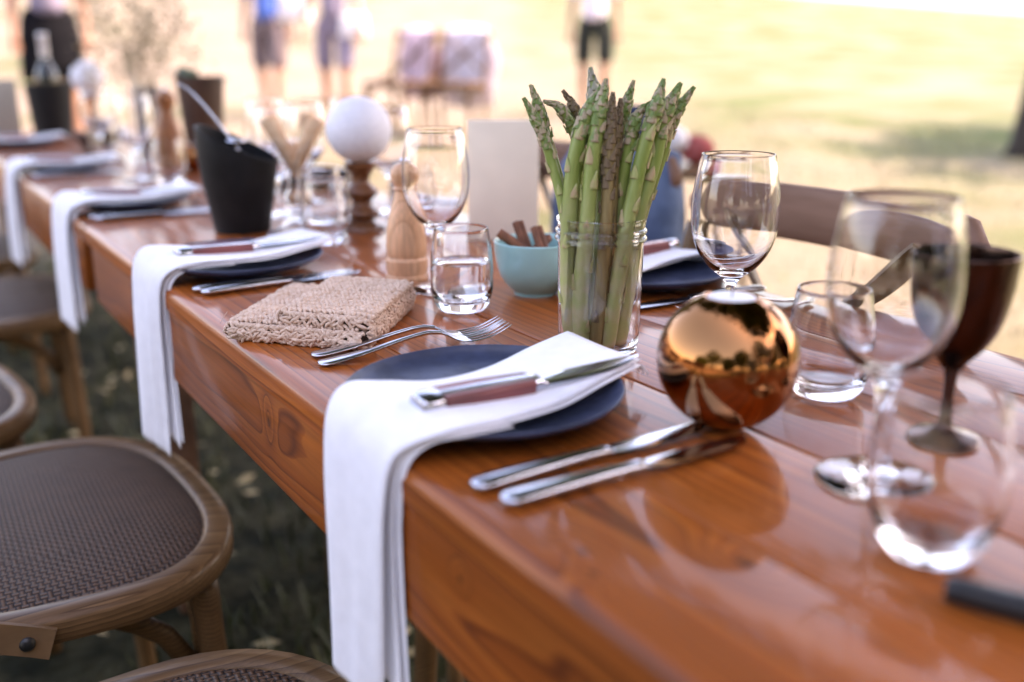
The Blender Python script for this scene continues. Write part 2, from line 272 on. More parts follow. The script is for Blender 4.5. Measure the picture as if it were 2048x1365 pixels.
# ------------------------------------------------------------------ mesh helpers
def catmull(P, n):
    P = np.asarray(P, float); out = []
    Q = np.vstack([2 * P[0] - P[1], P, 2 * P[-1] - P[-2]])
    t = np.linspace(0, 1, n, endpoint=False)[:, None]
    for i in range(1, len(Q) - 2):
        a, b, c, d = Q[i - 1:i + 3]
        out.append(0.5 * ((2 * b) + (-a + c) * t + (2 * a - 5 * b + 4 * c - d) * t ** 2 + (-a + 3 * b - 3 * c + d) * t ** 3))
    out.append(P[-1][None]); return np.vstack(out)

class B:
    def __init__(s): s.V = []; s.F = []; s.n = 0
    def add(s, V, F):
        V = [tuple(map(float, v)) for v in V]; s.V += V; s.F += [tuple(i + s.n for i in f) for f in F]; s.n += len(V); return s
    def rings(s, rings, close=True, cap0=True, cap1=True, loop=False):
        m = len(rings[0]); V = [p for r in rings for p in r]; F = []
        k = len(rings)
        for i in range(k if loop else k - 1):
            for j in range(m if close else m - 1):
                a = i * m + j; b_ = i * m + (j + 1) % m; c = ((i + 1) % k) * m + (j + 1) % m; d = ((i + 1) % k) * m + j
                F.append((a, b_, c, d))
        if not loop and close:
            if cap0: F.append(tuple(range(m))[::-1])
            if cap1: F.append(tuple((k - 1) * m + j for j in range(m)))
        return s.add(V, F)
    def lathe(s, prof, seg=48, c=(0, 0, 0), zfun=None):
        rings = []
        V = []; F = []; idx = []
        for (r, z) in prof:
            if r < 1e-6: V.append((c[0], c[1], c[2] + z)); idx.append([len(V) - 1])
            else:
                st = len(V)
                for j in range(seg):
                    a = 2 * math.pi * j / seg; V.append((c[0] + r * math.cos(a), c[1] + r * math.sin(a), c[2] + z))
                idx.append(list(range(st, st + seg)))
        for A, D in zip(idx[:-1], idx[1:]):
            for j in range(seg):
                k = (j + 1) % seg
                if len(A) == 1 and len(D) == 1: continue
                if len(A) == 1: F.append((A[0], D[k], D[j]))
                elif len(D) == 1: F.append((A[j], A[k], D[0]))
                else: F.append((A[j], A[k], D[k], D[j]))
        return s.add(V, F)
    def tube(s, path, rad, seg=10, caps=True, flat=(1, 1), up=None, closed=False):
        P = np.asarray(path, float); k = len(P)
        if np.isscalar(rad): rad = [rad] * k
        T = np.gradient(P, axis=0) if not closed else np.roll(P, -1, 0) - np.roll(P, 1, 0)
        T /= np.linalg.norm(T, axis=1)[:, None] + 1e-12
        u = np.array(up, float) if up is not None else (np.array([0, 0, 1.0]) if abs(T[0][2]) < .9 else np.array([1.0, 0, 0]))
        rings = []
        for i in range(k):
            u = u - T[i] * (u @ T[i]); u /= np.linalg.norm(u) + 1e-12
            v = np.cross(T[i], u)
            rings.append([P[i] + rad[i] * (flat[0] * math.cos(a) * v + flat[1] * math.sin(a) * u) for a in np.linspace(0, 2 * math.pi, seg, endpoint=False)])
        return s.rings(rings, True, caps, caps, closed)
    def sweep(s, path, sec, up=(0, 0, 1), closed=False):
        """sec: list of (side, up) points; sides perpendicular to path, up kept."""
        P = np.asarray(path, float); k = len(P)
        T = np.gradient(P, axis=0) if not closed else np.roll(P, -1, 0) - np.roll(P, 1, 0)
        T /= np.linalg.norm(T, axis=1)[:, None] + 1e-12
        rings = []
        for i in range(k):
            u = np.array(up, float); u = u - T[i] * (u @ T[i]); u /= np.linalg.norm(u); v = np.cross(T[i], u)
            rings.append([P[i] + a * v + b_ * u for a, b_ in sec])
        return s.rings(rings, True, True, True, closed)
    def box(s, lo, hi, bev=0.0):
        x0, y0, z0 = lo; x1, y1, z1 = hi
        b_ = bev
        if b_ <= 0:
            V = [(x, y, z) for z in (z0, z1) for y in (y0, y1) for x in (x0, x1)]
            return s.add(V, [(0, 2, 3, 1), (4, 5, 7, 6), (0, 1, 5, 4), (2, 6, 7, 3), (0, 4, 6, 2), (1, 3, 7, 5)])
        def ring(z, d):
            o = []
            for (cx, cy_, a0) in ((x1 - b_, y1 - b_, 0), (x0 + b_, y1 - b_, 90), (x0 + b_, y0 + b_, 180), (x1 - b_, y0 + b_, 270)):
                for t in (0, 45, 90): o.append((cx + (b_ - d) * math.cos(R(a0 + t)), cy_ + (b_ - d) * math.sin(R(a0 + t)), z))
            return o
        return s.rings([ring(z0, b_ * .9), ring(z0 + b_ * .3, b_ * .3), ring(z0 + b_, 0), ring(z1 - b_, 0), ring(z1 - b_ * .3, b_ * .3), ring(z1, b_ * .9)])
    def ball(s, c, r, seg=16, sc=(1, 1, 1)):
        b2 = B(); n = max(4, seg // 2)
        b2.lathe([(r * math.sin(math.pi * i / n), -r * math.cos(math.pi * i / n)) for i in range(n + 1)], seg)
        return s.add([(c[0] + x * sc[0], c[1] + y * sc[1], c[2] + z * sc[2]) for x, y, z in b2.V], b2.F)
    def xform(s, mt):
        s.V = [tuple(mt @ Vector(v)) for v in s.V]; return s
    def obj(s, name, m, parent=None, loc=(0, 0, 0), rot=(0, 0, 0), sharp=35, **kw):
        me = bpy.data.meshes.new(name); me.from_pydata(s.V, [], s.F)
        me.materials.append(M[m] if isinstance(m, str) else m)
        me.shade_smooth()
        if sharp < 180: me.set_sharp_from_angle(angle=R(sharp))
        me.validate(); me.update()
        o = bpy.data.objects.new(name, me); S.collection.objects.link(o)
        o.location = loc; o.rotation_euler = rot
        if parent: o.parent = parent
        for k, v in kw.items(): o[k] = v
        return o

def thing(name, label, cat, loc=(0, 0, 0), rz=0.0, group=None):
    o = bpy.data.objects.new(name, None); S.collection.objects.link(o); o.empty_display_size = 0.05
    o.location = loc; o.rotation_euler = (0, 0, rz); o['label'] = label; o['category'] = cat
    if group: o['group'] = group
    return o
def tag(o, label, cat, group=None):
    o['label'] = label; o['category'] = cat
    if group: o['group'] = group
    return o
def dup(root, loc, rz=None, label=None, group=None):
    kids = list(root.children)
    r = root.copy(); S.collection.objects.link(r); r.location = loc
    if rz is not None: r.rotation_euler = (0, 0, rz)
    if label: r['label'] = label
    if group: r['group'] = group
    for ch in kids:
        c = ch.copy(); S.collection.objects.link(c); c.parent = r
        for g in list(ch.children):
            d = g.copy(); S.collection.objects.link(d); d.parent = c
    return r

# ------------------------------------------------------------------ ground
def ground_z(x, y):
    r = np.hypot(x, y); ph = np.degrees(np.arctan2(x, y))
    near = np.interp(r, [0, 2.6, 6, 10, 12], [0, 0, .28, .44, .52])
    crest_tan = np.interp(ph, [-180, -60, -10, 20, 45, 60, 100, 180], [.01, .03, .085, .085, .058, .034, .02, .01])
    top = np.maximum(crest_tan * 55 + 1.0, .6)
    far = np.interp(r, [12, 55], [0, 1]); far = far * far * (3 - 2 * far) * .35 + far * .65
    z = near + far * (top - .52)
    z = z - np.interp(r, [55, 300], [0, 6])
    return np.where(r < 12, near, z)
rs = np.concatenate([[0.01], np.geomspace(1.0, 600, 90)]); ph = np.linspace(0, 2 * np.pi, 181)[:-1]
Vg, Fg = [], []
for i, r_ in enumerate(rs):
    for p in ph:
        x, y = r_ * math.sin(p), r_ * math.cos(p); Vg.append((x, y, float(ground_z(np.array(x), np.array(y)))))
m_ = len(ph)
for i in range(len(rs) - 1):
    for j in range(m_):
        Fg.append((i * m_ + j, (i + 1) * m_ + j, (i + 1) * m_ + (j + 1) % m_, i * m_ + (j + 1) % m_))
Fg.append(tuple(range(m_))[::-1])
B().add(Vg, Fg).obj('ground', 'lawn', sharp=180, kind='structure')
def gz(x, y): return float(ground_z(np.array(float(x)), np.array(float(y))))

def grass(name, x0, x1, y0, y1, cnt, hmin, hmax, seed, m='grassblade', label=''):
    rg = np.random.default_rng(seed)
    x = rg.uniform(x0, x1, cnt); y = rg.uniform(y0, y1, cnt); z = ground_z(x, y)
    # clumps
    cl = np.sin(x * 9.1) * np.sin(y * 7.7 + 1) + np.sin(x * 3.3 + 2) * np.sin(y * 4.1)
    keep = cl + rg.uniform(-1.2, 1.2, cnt) > -0.2; x, y, z = x[keep], y[keep], z[keep]; cnt = len(x)
    h = rg.uniform(hmin, hmax, cnt); a = rg.uniform(0, 6.28, cnt); w = rg.uniform(.002, .0045, cnt); b_ = rg.uniform(.2, .9, cnt) * h
    dx, dy = np.cos(a), np.sin(a); px, py = -dy * w, dx * w
    V = np.stack([np.stack([x - px, y - py, z], 1), np.stack([x + px, y + py, z], 1),
                  np.stack([x + dx * b_ * .35 + px * .8, y + dy * b_ * .35 + py * .8, z + h * .6], 1), np.stack([x + dx * b_ * .35 - px * .8, y + dy * b_ * .35 - py * .8, z + h * .6], 1),
                  np.stack([x + dx * b_, y + dy * b_, z + h], 1)], 1).reshape(-1, 3)
    F = []
    for i in range(cnt): k = i * 5; F += [(k, k + 1, k + 2, k + 3), (k + 3, k + 2, k + 4)]
    return B().add(V, F).obj(name, m, sharp=180, kind='stuff', label=label)
grass('grass', -1.8, 1.0, -1.2, 4.8, 22000, .02, .075, 3, 'grassblade', 'dark green grass under the tables, shade put into its blade colour')
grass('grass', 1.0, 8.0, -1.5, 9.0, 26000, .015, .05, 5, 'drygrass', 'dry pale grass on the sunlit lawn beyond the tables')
# fallen leaves under the table, lightened in colour to stand in for sun flecks
rg = np.random.default_rng(9); bl = B()
for i in range(420):
    x, y = rg.uniform(-1.4, 2.2), rg.uniform(-.6, 5.5); z = gz(x, y) + rg.uniform(.012, .045); a = rg.uniform(0, 6.28); s_ = rg.uniform(.012, .03)
    u = np.array([math.cos(a), math.sin(a), rg.uniform(-.4, .4)]) * s_; v = np.array([-math.sin(a), math.cos(a), rg.uniform(-.4, .4)]) * s_ * .5
    c = np.array([x, y, z]); bl.add([c - u, c + v, c + u, c - v], [(0, 1, 2, 3)])
bl.obj('leaf_litter', 'litter', sharp=180, kind='stuff', label='dry fallen leaves in the grass under the table, coloured light for sun dapples')

# ------------------------------------------------------------------ trees
def tree(name, label, base, top, r0, crown_c, crown_r, nleaf, leaf, limbs, seed):
    rt = np.random.default_rng(seed); bz = gz(*base)
    t = thing(name, label, 'tree', (base[0], base[1], bz))
    tp = np.array([top[0] - base[0], top[1] - base[1], top[2] - bz])
    pts = catmull([(0, 0, -.1), (tp[0] * .12, tp[1] * .1, tp[2] * .3), (tp[0] * .5, tp[1] * .45, tp[2] * .65), tp], 6)
    rad = np.interp(np.linspace(0, 1, len(pts)), [0, .06, .3, 1], [r0 * 1.5, r0 * 1.1, r0 * .85, r0 * .45])
    B().tube(pts, rad, 14).obj('trunk', 'bark', t, sharp=180)
    cc = np.array(crown_c) - np.array([base[0], base[1], bz])
    for i in range(limbs):
        a = rt.uniform(0, 6.28); e = cc + np.array([math.cos(a) * crown_r[0] * .75, math.sin(a) * crown_r[1] * .75, rt.uniform(-.5, .5) * crown_r[2]])
        st = pts[int(len(pts) * rt.uniform(.62, .95))]; mid = (st + e) / 2 + rt.normal(0, .2, 3)
        pp = catmull([st, mid, e], 6); B().tube(pp, np.linspace(r0 * .38, r0 * .08, len(pp)), 7).obj('branch', 'bark', t, sharp=180)
    # crown: clumps of leaf faces
    ncl = 90; cl = []
    while len(cl) < ncl:
        p = rt.uniform(-1, 1, 3)
        if np.linalg.norm(p) < 1: cl.append(p)
    cl = np.array(cl); who = rt.integers(0, ncl, nleaf)
    cl2 = cl[who]; few = rt.uniform(0, 1, nleaf) < .45; q_ = rt.normal(0, 1, (nleaf, 3)); q_ /= np.linalg.norm(q_, axis=1)[:, None]; q_ *= rt.uniform(0, 1, (nleaf, 1)) ** .4
    cl2 = np.where(few[:, None], q_, cl2)
    P = cl2 * np.array(crown_r) + rt.normal(0, .30, (nleaf, 3)) * np.array([1, 1, .7]) * crown_r[0] / 3.2 + cc
    n = rt.normal(0, 1, (nleaf, 3)) + np.array([0, 0, .8]); n /= np.linalg.norm(n, axis=1)[:, None]
    u = np.cross(n, rt.normal(0, 1, (nleaf, 3))); u /= np.linalg.norm(u, axis=1)[:, None]; v = np.cross(n, u)
    s_ = rt.uniform(.7, 1.3, (nleaf, 1)) * leaf
    V = np.stack([P - u * s_, P + v * s_ * .5 - n * s_ * .12, P + u * s_, P - v * s_ * .5 - n * s_ * .12], 1).reshape(-1, 3)
    B().add(V, [(4 * i, 4 * i + 1, 4 * i + 2, 4 * i + 3) for i in range(nleaf)]).obj('crown', 'leaf', t, sharp=180)
    return t
tree('shade_tree', 'big leafy shade tree spreading its crown over the dining table', (2.6, -2.4), (2.3, .4, 4.0), .22, (2.15, .55, 4.6), (2.35, 4.4, 1.4), 30000, .12, 10, 4)
tree('field_tree', 'dark trunked tree standing on the lawn at the right edge of the photo', (6.75, 3.45), (7.9, 3.2, 3.6), .15, (10.4, 1.6, 5.2), (1.8, 1.8, 1.2), 4000, .10, 6, 8)

for k, (x, y, h_, w_) in enumerate([(-7.0, -7.5, 4.2, 2.0), (-3.6, -9.5, 6.4, 2.6), (-.6, -10.5, 3.4, 1.8), (1.6, -8.2, 7.2, 2.3), (4.6, -9.0, 4.4, 2.4), (-11.5, -5.0, 6.8, 3.2), (-9.5, -.6, 3.2, 1.7), (8.6, -7.2, 6.0, 2.6), (-6.0, -12.5, 8.2, 2.6)]):
    t_ = tree('background_tree', 'leafy tree beyond the table, seen only as a reflection in the copper globe', (x, y), (x + .4, y + .2, h_ * .55), .20, (x + .2, y, h_ * .60), (w_, w_, h_ * .42), 2200, .26, 4, 20 + k)
    t_['group'] = 'trees reflected in the copper globe'
# ------------------------------------------------------------------ tables
TT = 0.76
def make_table(y0, y1, label):
    yc = (y0 + y1) / 2; L = y1 - y0
    t = thing('dining_table', label, 'table', (0, yc, 0), group='long wooden dining tables set end to end')
    xs = [0.0, .126, .272, .42, .535, .65]
    for i in range(5):
        a, b_ = xs[i], xs[i + 1]; w = b_ - a; g = .0007
        lo = 0 + (0 if i == 0 else g); hi = w - (0 if i == 4 else g)
        # cross-section in X-Z, rounded nose on the outer planks
        rr0 = .013 if i == 0 else .0016; rr1 = .013 if i == 4 else .0016
        sec = [(lo, -.0279), (hi, -.0279)]
        for k in range(6): an = R(90 * k / 5); sec.append((hi - rr1 + rr1 * math.cos(an), -rr1 + rr1 * math.sin(an)))
        for k in range(6): an = R(90 + 90 * k / 5); sec.append((lo + rr0 + rr0 * math.cos(an), -rr0 + rr0 * math.sin(an)))
        cx_ = w / 2; h2 = L / 2
        rings = [[(x - cx_, yy, z + .014) for x, z in sec] for yy in np.linspace(-h2, h2, 3)]
        dz = [0, -.0004, .0003, -.0002, 0][i]
        k = 'plank_knot' if (i == 0 and y0 < 0) else 'plank'
        B().rings(rings).obj('plank', k, t, loc=(a + cx_, 0, TT - .014 + dz), sharp=50)
    h2 = L / 2
    B().box((-.018, -h2 + .045, -.05), (.018, h2 - .045, .05), .003).obj('apron', 'apron', t, loc=(.0205, 0, .6815), sharp=50)
    B().box((-.014, -h2 + .045, -.05), (.014, h2 - .045, .05), .003).obj('apron', 'plank', t, loc=(.6315, 0, .6815), sharp=50)
    for s_ in (-1, 1):
        B().box((-.28, -.014, -.048), (.28, .014, .048), .003).obj('end_rail', 'plank', t, loc=(.325, s_ * (h2 - .125), .681), sharp=50)
        for x in (.112, .54):
            B().box((-.030, -.030, -.365), (.030, .030, .364), .004).obj('leg', 'railwood', t, loc=(x, s_ * (h2 - .05), .365), sharp=50)
    return t
make_table(-1.22, 1.185, 'long orange varnished pine table nearest the camera with knotty front board')
make_table(1.193, 3.60, 'second orange varnished pine table continuing behind the first, farther from the camera')

# ------------------------------------------------------------------ chairs
def outline(a, b_, n, ex=2.7, taper=.10):
    o = []
    for k in range(n):
        t = 2 * math.pi * k / n; c, s_ = math.cos(t), math.sin(t)
        x = a * math.copysign(abs(c) ** (2 / ex), c); y = b_ * math.copysign(abs(s_) ** (2 / ex), s_)
        o.append((x, y * (1 + taper * x / a)))
    return o
def make_chair(label, loc, rz):
    t = thing('crossback_chair', label, 'chair', loc, rz, 'wooden crossback chairs with rattan seats')
    ol = outline(.225, .262, 56)
    sec = [(-.018, -.018), (.014, -.019), (.018, -.012), (.0185, .008), (.013, .016), (-.012, .018), (-.018, .014)]
    B().sweep([(x, y, .442) for x, y in ol], sec, closed=True).obj('seat_frame', 'chairwood', t, sharp=60)
    b_ = B(); rings = []
    for f_, z in ((1.0, .455), (.93, .4585), (.8, .462), (.55, .466), (.25, .468)):
        rings.append([(x * .94 * f_, y * .948 * f_, z) for x, y in ol])
    b_.rings(rings, True, False, True).obj('rattan_seat', 'rattan', t, sharp=180)
    for s_ in (-1, 1):
        B().tube(catmull([(.165, s_ * .215, .428), (.172, s_ * .222, .25), (.182, s_ * .230, 0)], 5), np.linspace(.019, .014, 11), 12).obj('front_leg', 'chairwood', t, sharp=180)
        pts = catmull([(-.225, s_ * .205, 0), (-.195, s_ * .200, .22), (-.196, s_ * .205, .44), (-.235, s_ * .212, .64), (-.275, s_ * .215, .815)], 6)
        B().tube(pts, np.interp(np.linspace(0, 1, len(pts)), [0, .5, 1], [.014, .019, .0135]), 12).obj('back_leg', 'chairwood', t, sharp=180)
        arc = [(.165 - .022 - .33 * k / 12, s_ * .205, .30 + .115 * math.sin(math.pi * k / 12) ** .6) for k in range(13)]
        B().tube(arc, .0135, 10, flat=(.75, 1)).obj('arched_brace', 'chairwood', t, sharp=180)
        # crossing back slat, from the far top corner forward to the side of the seat
        path = catmull([(-.288, s_ * .165, .835), (-.272 - s_ * .003, s_ * .075, .745), (-.255 - s_ * .004, -s_ * .03, .66), (-.215, -s_ * .155, .555), (-.135, -s_ * .242, .475), (-.02, -s_ * .287, .432)], 7)
        B().sweep(path, [(-.0035, -.017), (.0035, -.017), (.0035, .017), (-.0035, .017)], up=(.75, -s_ * .12, .65)).obj('cross_slat', 'slatwood', t, sharp=40)
        bb = B().ball((0, 0, 0), .0085, 12, (1, .55, 1)); bb.obj('bolt', 'bolt', t, loc=(-.045, -s_ * .289, .441), sharp=180)
    arc = [(.165, .195 * math.cos(math.pi * k / 12), .30 + .115 * math.sin(math.pi * k / 12) ** .6) for k in range(13)]
    B().tube(arc, .0135, 10, flat=(.75, 1)).obj('arched_brace', 'chairwood', t, sharp=180)
    # curved flat top rail with rounded ends
    k = 25; path = []
    for i in range(k):
        u = -1 + 2 * i / (k - 1); path.append((-.335 + .050 * u * u, .238 * u, .842))
    P = np.array(path); rings = []
    T = np.gradient(P, axis=0); T /= np.linalg.norm(T, axis=1)[:, None]
    for i in range(k):
        u = abs(-1 + 2 * i / (k - 1)); hh = .038 * (1 if u < .86 else math.sqrt(max(.02, 1 - ((u - .86) / .145) ** 2)))
        nrm = np.array([T[i][1], -T[i][0], 0]); th = .0105
        rings.append([P[i] + nrm * th * math.copysign(abs(math.cos(a)) ** .5, math.cos(a)) + np.array([0, 0, 1]) * hh * math.copysign(abs(math.sin(a)) ** .6, math.sin(a)) for a in np.linspace(0, 2 * math.pi, 16, endpoint=False)])
    B().rings(rings).obj('top_rail', 'railwood', t, sharp=180)
    return t
CH = make_chair('crossback chair with woven rattan seat, second from the camera on the near side', (-.195, .675, 0), R(2))
dup(CH, (-.195, -.028, 0), R(-2), 'crossback chair nearest the camera, only its seat front showing at the bottom edge')
dup(CH, (-.358, 1.315, 0), R(8), 'crossback chair pulled out from the table, pale seat rim catching light at the left edge')
dup(CH, (-.115, 2.08, 0), R(-3), 'dark crossback chair pushed in under the third hanging napkin')
dup(CH, (-.14, 2.86, 0), R(4), 'farthest crossback chair on the near side, behind the fourth napkin')
dup(CH, (.425, .185, 0), R(178), 'crossback chair on the far side with broad top rail behind the wine glasses')
dup(CH, (.575, .845, 0), R(184), 'crossback chair on the far side with a denim jacket over its back')
zc = gz(3.62, 7.35); dup(CH, (3.62, 7.35, zc), R(205), 'crossback chair out on the lawn draped with a pink cloth', 'draped crossback chairs out on the lawn')
zc = gz(3.95, 6.95); dup(CH, (3.95, 6.95, zc), R(218), 'crossback chair out on the lawn draped with a pale lilac cloth', 'draped crossback chairs out on the lawn')

# ------------------------------------------------------------------ cloth
def ribbon(Lp, Rp, nu=7, mcross=14, th=.0014, wave=.0012, seed=0, edge_round=True):
    A = catmull(Lp, nu); D = catmull(Rp, nu); k = len(A); rr = random.Random(seed); p1, p2 = rr.uniform(0, 6), rr.uniform(0, 6)
    G = np.zeros((k, mcross, 3))
    for j in range(mcross):
        f_ = j / (mcross - 1); G[:, j] = A * (1 - f_) + D * f_
    du = np.gradient(G, axis=0); dv = np.gradient(G, axis=1); N = np.cross(dv, du); N /= np.linalg.norm(N, axis=2)[..., None] + 1e-9
    ii = np.linspace(0, 1, k)[:, None]; jj = np.linspace(0, 1, mcross)[None]
    wv = wave * (np.sin(9 * ii + 5 * jj + p1) + .6 * np.sin(17 * jj + 4 * ii + p2) * ii)
    G = G + N * wv[..., None]
    th_e = th * np.minimum(1, np.minimum(jj, 1 - jj) * 9 + .35)
    top = G + N * th_e[..., None] / 2; bot = G - N * th_e[..., None] / 2
    rings = [list(top[i]) + list(bot[i][::-1]) for i in range(k)]
    return B().rings(rings)

def napkin(Y, label, loc, seed=0, sc=1.0, rz=0.0, drop=0.0):
    t = thing('napkin', label, 'napkin', loc, rz, 'white napkins hanging over the table edge')
    z0 = TT
    Lp = [(.248, .068, .031), (.20, .058, .0265), (.14, .038, .0225), (.08, .022, .0262), (.035, .029, .0315), (.004, .036, .0318), (-.0145, .030, .013), (-.0225, .022, -.035), (-.027, .013, -.10), (-.029, .012, -.17), (-.030, .012, -.205 - drop)]
    Rp = [(.252, -.036, .030), (.20, -.052, .0265), (.14, -.074, .0235), (.08, -.090, .0265), (.04, -.094, .0285), (.012, -.086, .0225), (-.0055, -.072, .005), (-.0110, -.066, -.035), (-.0120, -.062, -.10), (-.0115, -.055, -.18), (-.0115, -.050, -.222 - drop)]
    ribbon(Lp, Rp, 7, 16, .0015, .0011, seed).obj('upper_fold', 'linen', t, sharp=180)
    hp = catmull(Rp[:6], 30); hb = B(); hb.tube(hp, [.0011 + .0005 * math.sin(k * 1.25) for k in range(len(hp))], 7); hb.obj('hem', 'linen', t, sharp=180)
    L2 = [(.243, .060, .0277), (.20, .050, .0230), (.14, .030, .0192), (.08, .016, .0212), (.035, .022, .0285), (.008, .026, .0288), (-.0075, .018, .006), (-.0085, .008, -.04), (-.006, -.004, -.10), (-.004, -.022, -.17), (-.004, -.030, -.195 - drop)]
    R2 = [(.250, -.041, .0267), (.20, -.057, .0230), (.14, -.079, .0200), (.08, -.094, .0230), (.04, -.096, .0245), (.015, -.085, .0190), (-.0002, -.0715, .001), (-.0040, -.0655, -.04), (-.0040, -.0650, -.10), (-.0035, -.068, -.17), (-.0035, -.071, -.205 - drop)]
    ribbon(L2, R2, 7, 14, .0014, .0008, seed + 5).obj('under_fold', 'linen', t, sharp=180)
    L3 = [(p[0] + .004, p[1] - .035 if i > 5 else p[1] - .002, p[2] - .0022) for i, p in enumerate(L2)][3:]
    R3 = [(p[0] + .0035, p[1] - (.006 if i > 5 else .001), p[2] - .0022 + (.012 if i == 10 else 0)) for i, p in enumerate(R2)][3:]
    L3 = [(max(p[0], -.0015) if p[2] < 0 else p[0], p[1], p[2]) for p in L3]; R3 = [(max(p[0], -.0012) if p[2] < 0 else p[0], p[1], p[2]) for p in R3]
    ribbon(L3, R3, 7, 10, .0014, .0003, seed + 9).obj('under_fold', 'linen', t, sharp=180)
    fr = B(); rr = random.Random(seed)
    for i in range(9):
        y = -.036 + i * .0013; x0 = .247
        pts = [(x0, y, .0262), (x0 + .006 + rr.uniform(-.002, .002), y - .002, .0235), (x0 + .010 + rr.uniform(-.003, .003), y - .004 + rr.uniform(-.003, .003), .018 + rr.uniform(-.003, .002))]
        fr.tube(catmull(pts, 3), .0006, 5)
    fr.obj('fringe', 'linen', t, sharp=180)
    return t

# ------------------------------------------------------------------ tableware builders
def plate_prof():
    return [(0, 0), (.062, 0), (.066, .0015), (.07, .004), (.098, .0105), (.1145, .0175), (.1178, .0212), (.1180, .0222), (.1168, .0228), (.1150, .0215), (.1095, .0165), (.095, .0115), (.06, .0082), (0, .0075)]
def make_plate(label, loc, group='charcoal dinner plates'):
    b_ = B().lathe([tuple(p) for p in catmull(plate_prof(), 3)], 72)
    b_.V = [(x * (1 + .008 * math.sin(3 * math.atan2(y, x))), y * (1 + .008 * math.sin(3 * math.atan2(y, x))), z) for x, y, z in b_.V]
    return tag(b_.obj('plate', 'plate', None, loc, sharp=180), label, 'plate', group)

def lens_section(w, t, n=12, e=.7):
    return [(w * math.copysign(abs(math.cos(a)) ** e, math.cos(a)), t * math.copysign(abs(math.sin(a)) ** e, math.sin(a))) for a in np.linspace(0, 2 * math.pi, n, endpoint=False)]
def loft_x(b_, stations, n=12, e=.75):
    """stations: (x, y, z, halfwidth, halfthick)"""
    b_.rings([[(x, y + u, z + v) for u, v in lens_section(w, t, n, e)] for x, y, z, w, t in stations]); return b_
def dense(st, n=5): return [tuple(p) for p in catmull(st, n)]

def make_knife(label, loc, rz):
    t = thing('table_knife', label, 'knife', loc, rz, 'steel table knives')
    h = dense([(0, 0, .0052, .0035, .0015), (.004, 0, .0054, .0088, .0030), (.015, 0, .0056, .0098, .0038), (.05, 0, .0056, .0082, .0042), (.09, 0, .0056, .0064, .0040), (.113, 0, .0054, .0060, .0036), (.118, 0, .0052, .0058, .0026)], 4)
    loft_x(B(), h).obj('handle', 'steel', t, sharp=60)
    bl_ = dense([(.118, 0, .0050, .0052, .0016), (.123, .0, .0048, .0085, .0010), (.14, .0, .0046, .0102, .0009), (.18, .0006, .0044, .0106, .0009), (.205, .002, .0042, .0092, .0008), (.216, .0042, .0042, .0056, .0007), (.221, .0066, .0042, .0016, .0005)], 4)
    loft_x(B(), bl_, 10, .9).obj('blade', 'steel', t, sharp=60)
    return t
def make_fork(label, loc, rz):
    t = thing('fork', label, 'fork', loc, rz, 'steel forks')
    h = dense([(0, 0, .0030, .0035, .0010), (.004, 0, .0032, .0088, .0016), (.018, 0, .0042, .0096, .0019), (.05, 0, .0085, .0066, .0019), (.085, 0, .0155, .0036, .0019), (.112, 0, .0195, .0028, .0021), (.128, 0, .0180, .0034, .0020)], 4)
    loft_x(B(), h).obj('handle', 'steel', t, sharp=60)
    hd = dense([(.128, 0, .0180, .0034, .0020), (.134, 0, .0150, .0068, .0014), (.141, 0, .0115, .0108, .0011), (.150, 0, .0088, .0124, .0010), (.157, 0, .0080, .0124, .0010)], 4)
    loft_x(B(), hd, 12, .8).obj('head', 'steel', t, sharp=60)
    for i in range(4):
        y = -.0108 + i * .0072
        st = dense([(.1565, y, .0080, .0018, .0010), (.166, y, .0084, .0017, .0010), (.182, y, .0112, .0015, .0009), (.199, y * .97, .0180, .0010, .0007), (.203, y * .96, .0200, .0004, .0004)], 3)
        loft_x(B(), st, 8, .9).obj('tine', 'steel', t, sharp=60)
    return t
def make_steak(label, loc, rz, tilt=0.0):
    t = thing('steak_knife', label, 'knife', loc, rz, 'steak knives with red brown handles'); t.rotation_euler = (R(7), tilt, rz); t.scale = (1.0, 1.4, 1.35)
    st = dense([(0, 0, 0, .0062, .0050), (.002, 0, 0, .0090, .0066), (.012, 0, 0, .0096, .0070), (.020, 0, 0, .0088, .0066)], 4)
    loft_x(B(), st, 14, .6).obj('end_cap', 'steel', t, sharp=50)
    st = [(.0195, 0, 0, .0030, .0066), (.06, 0, 0, .0030, .0062), (.105, 0, 0, .0028, .0052)]
    loft_x(B(), dense(st, 4), 12, .35).obj('tang', 'steel', t, sharp=50)
    for s_ in (-1, 1):
        st = [(.0205, s_ * .0062, 0, .0032, .0063), (.055, s_ * .0062, 0, .0034, .0060), (.104, s_ * .0052, 0, .0028, .0048)]
        loft_x(B(), dense(st, 4), 14, .6).obj('handle_scale', 'handle', t, sharp=60)
    st = dense([(.1045, 0, 0, .0080, .0052), (.112, 0, 0, .0066, .0040), (.117, 0, 0, .0070, .0016)], 4)
    loft_x(B(), st, 14, .65).obj('bolster', 'steel', t, sharp=60)
    st = dense([(.1165, 0, 0, .0060, .0010), (.15, 0, .0006, .0070, .0009), (.19, .0010, .0010, .0060, .0008), (.215, .0035, .0012, .0032, .0006), (.226, .0055, .0014, .0008, .0004)], 5)
    loft_x(B(), st, 10, .9).obj('blade', 'steel', t, sharp=60)
    return t

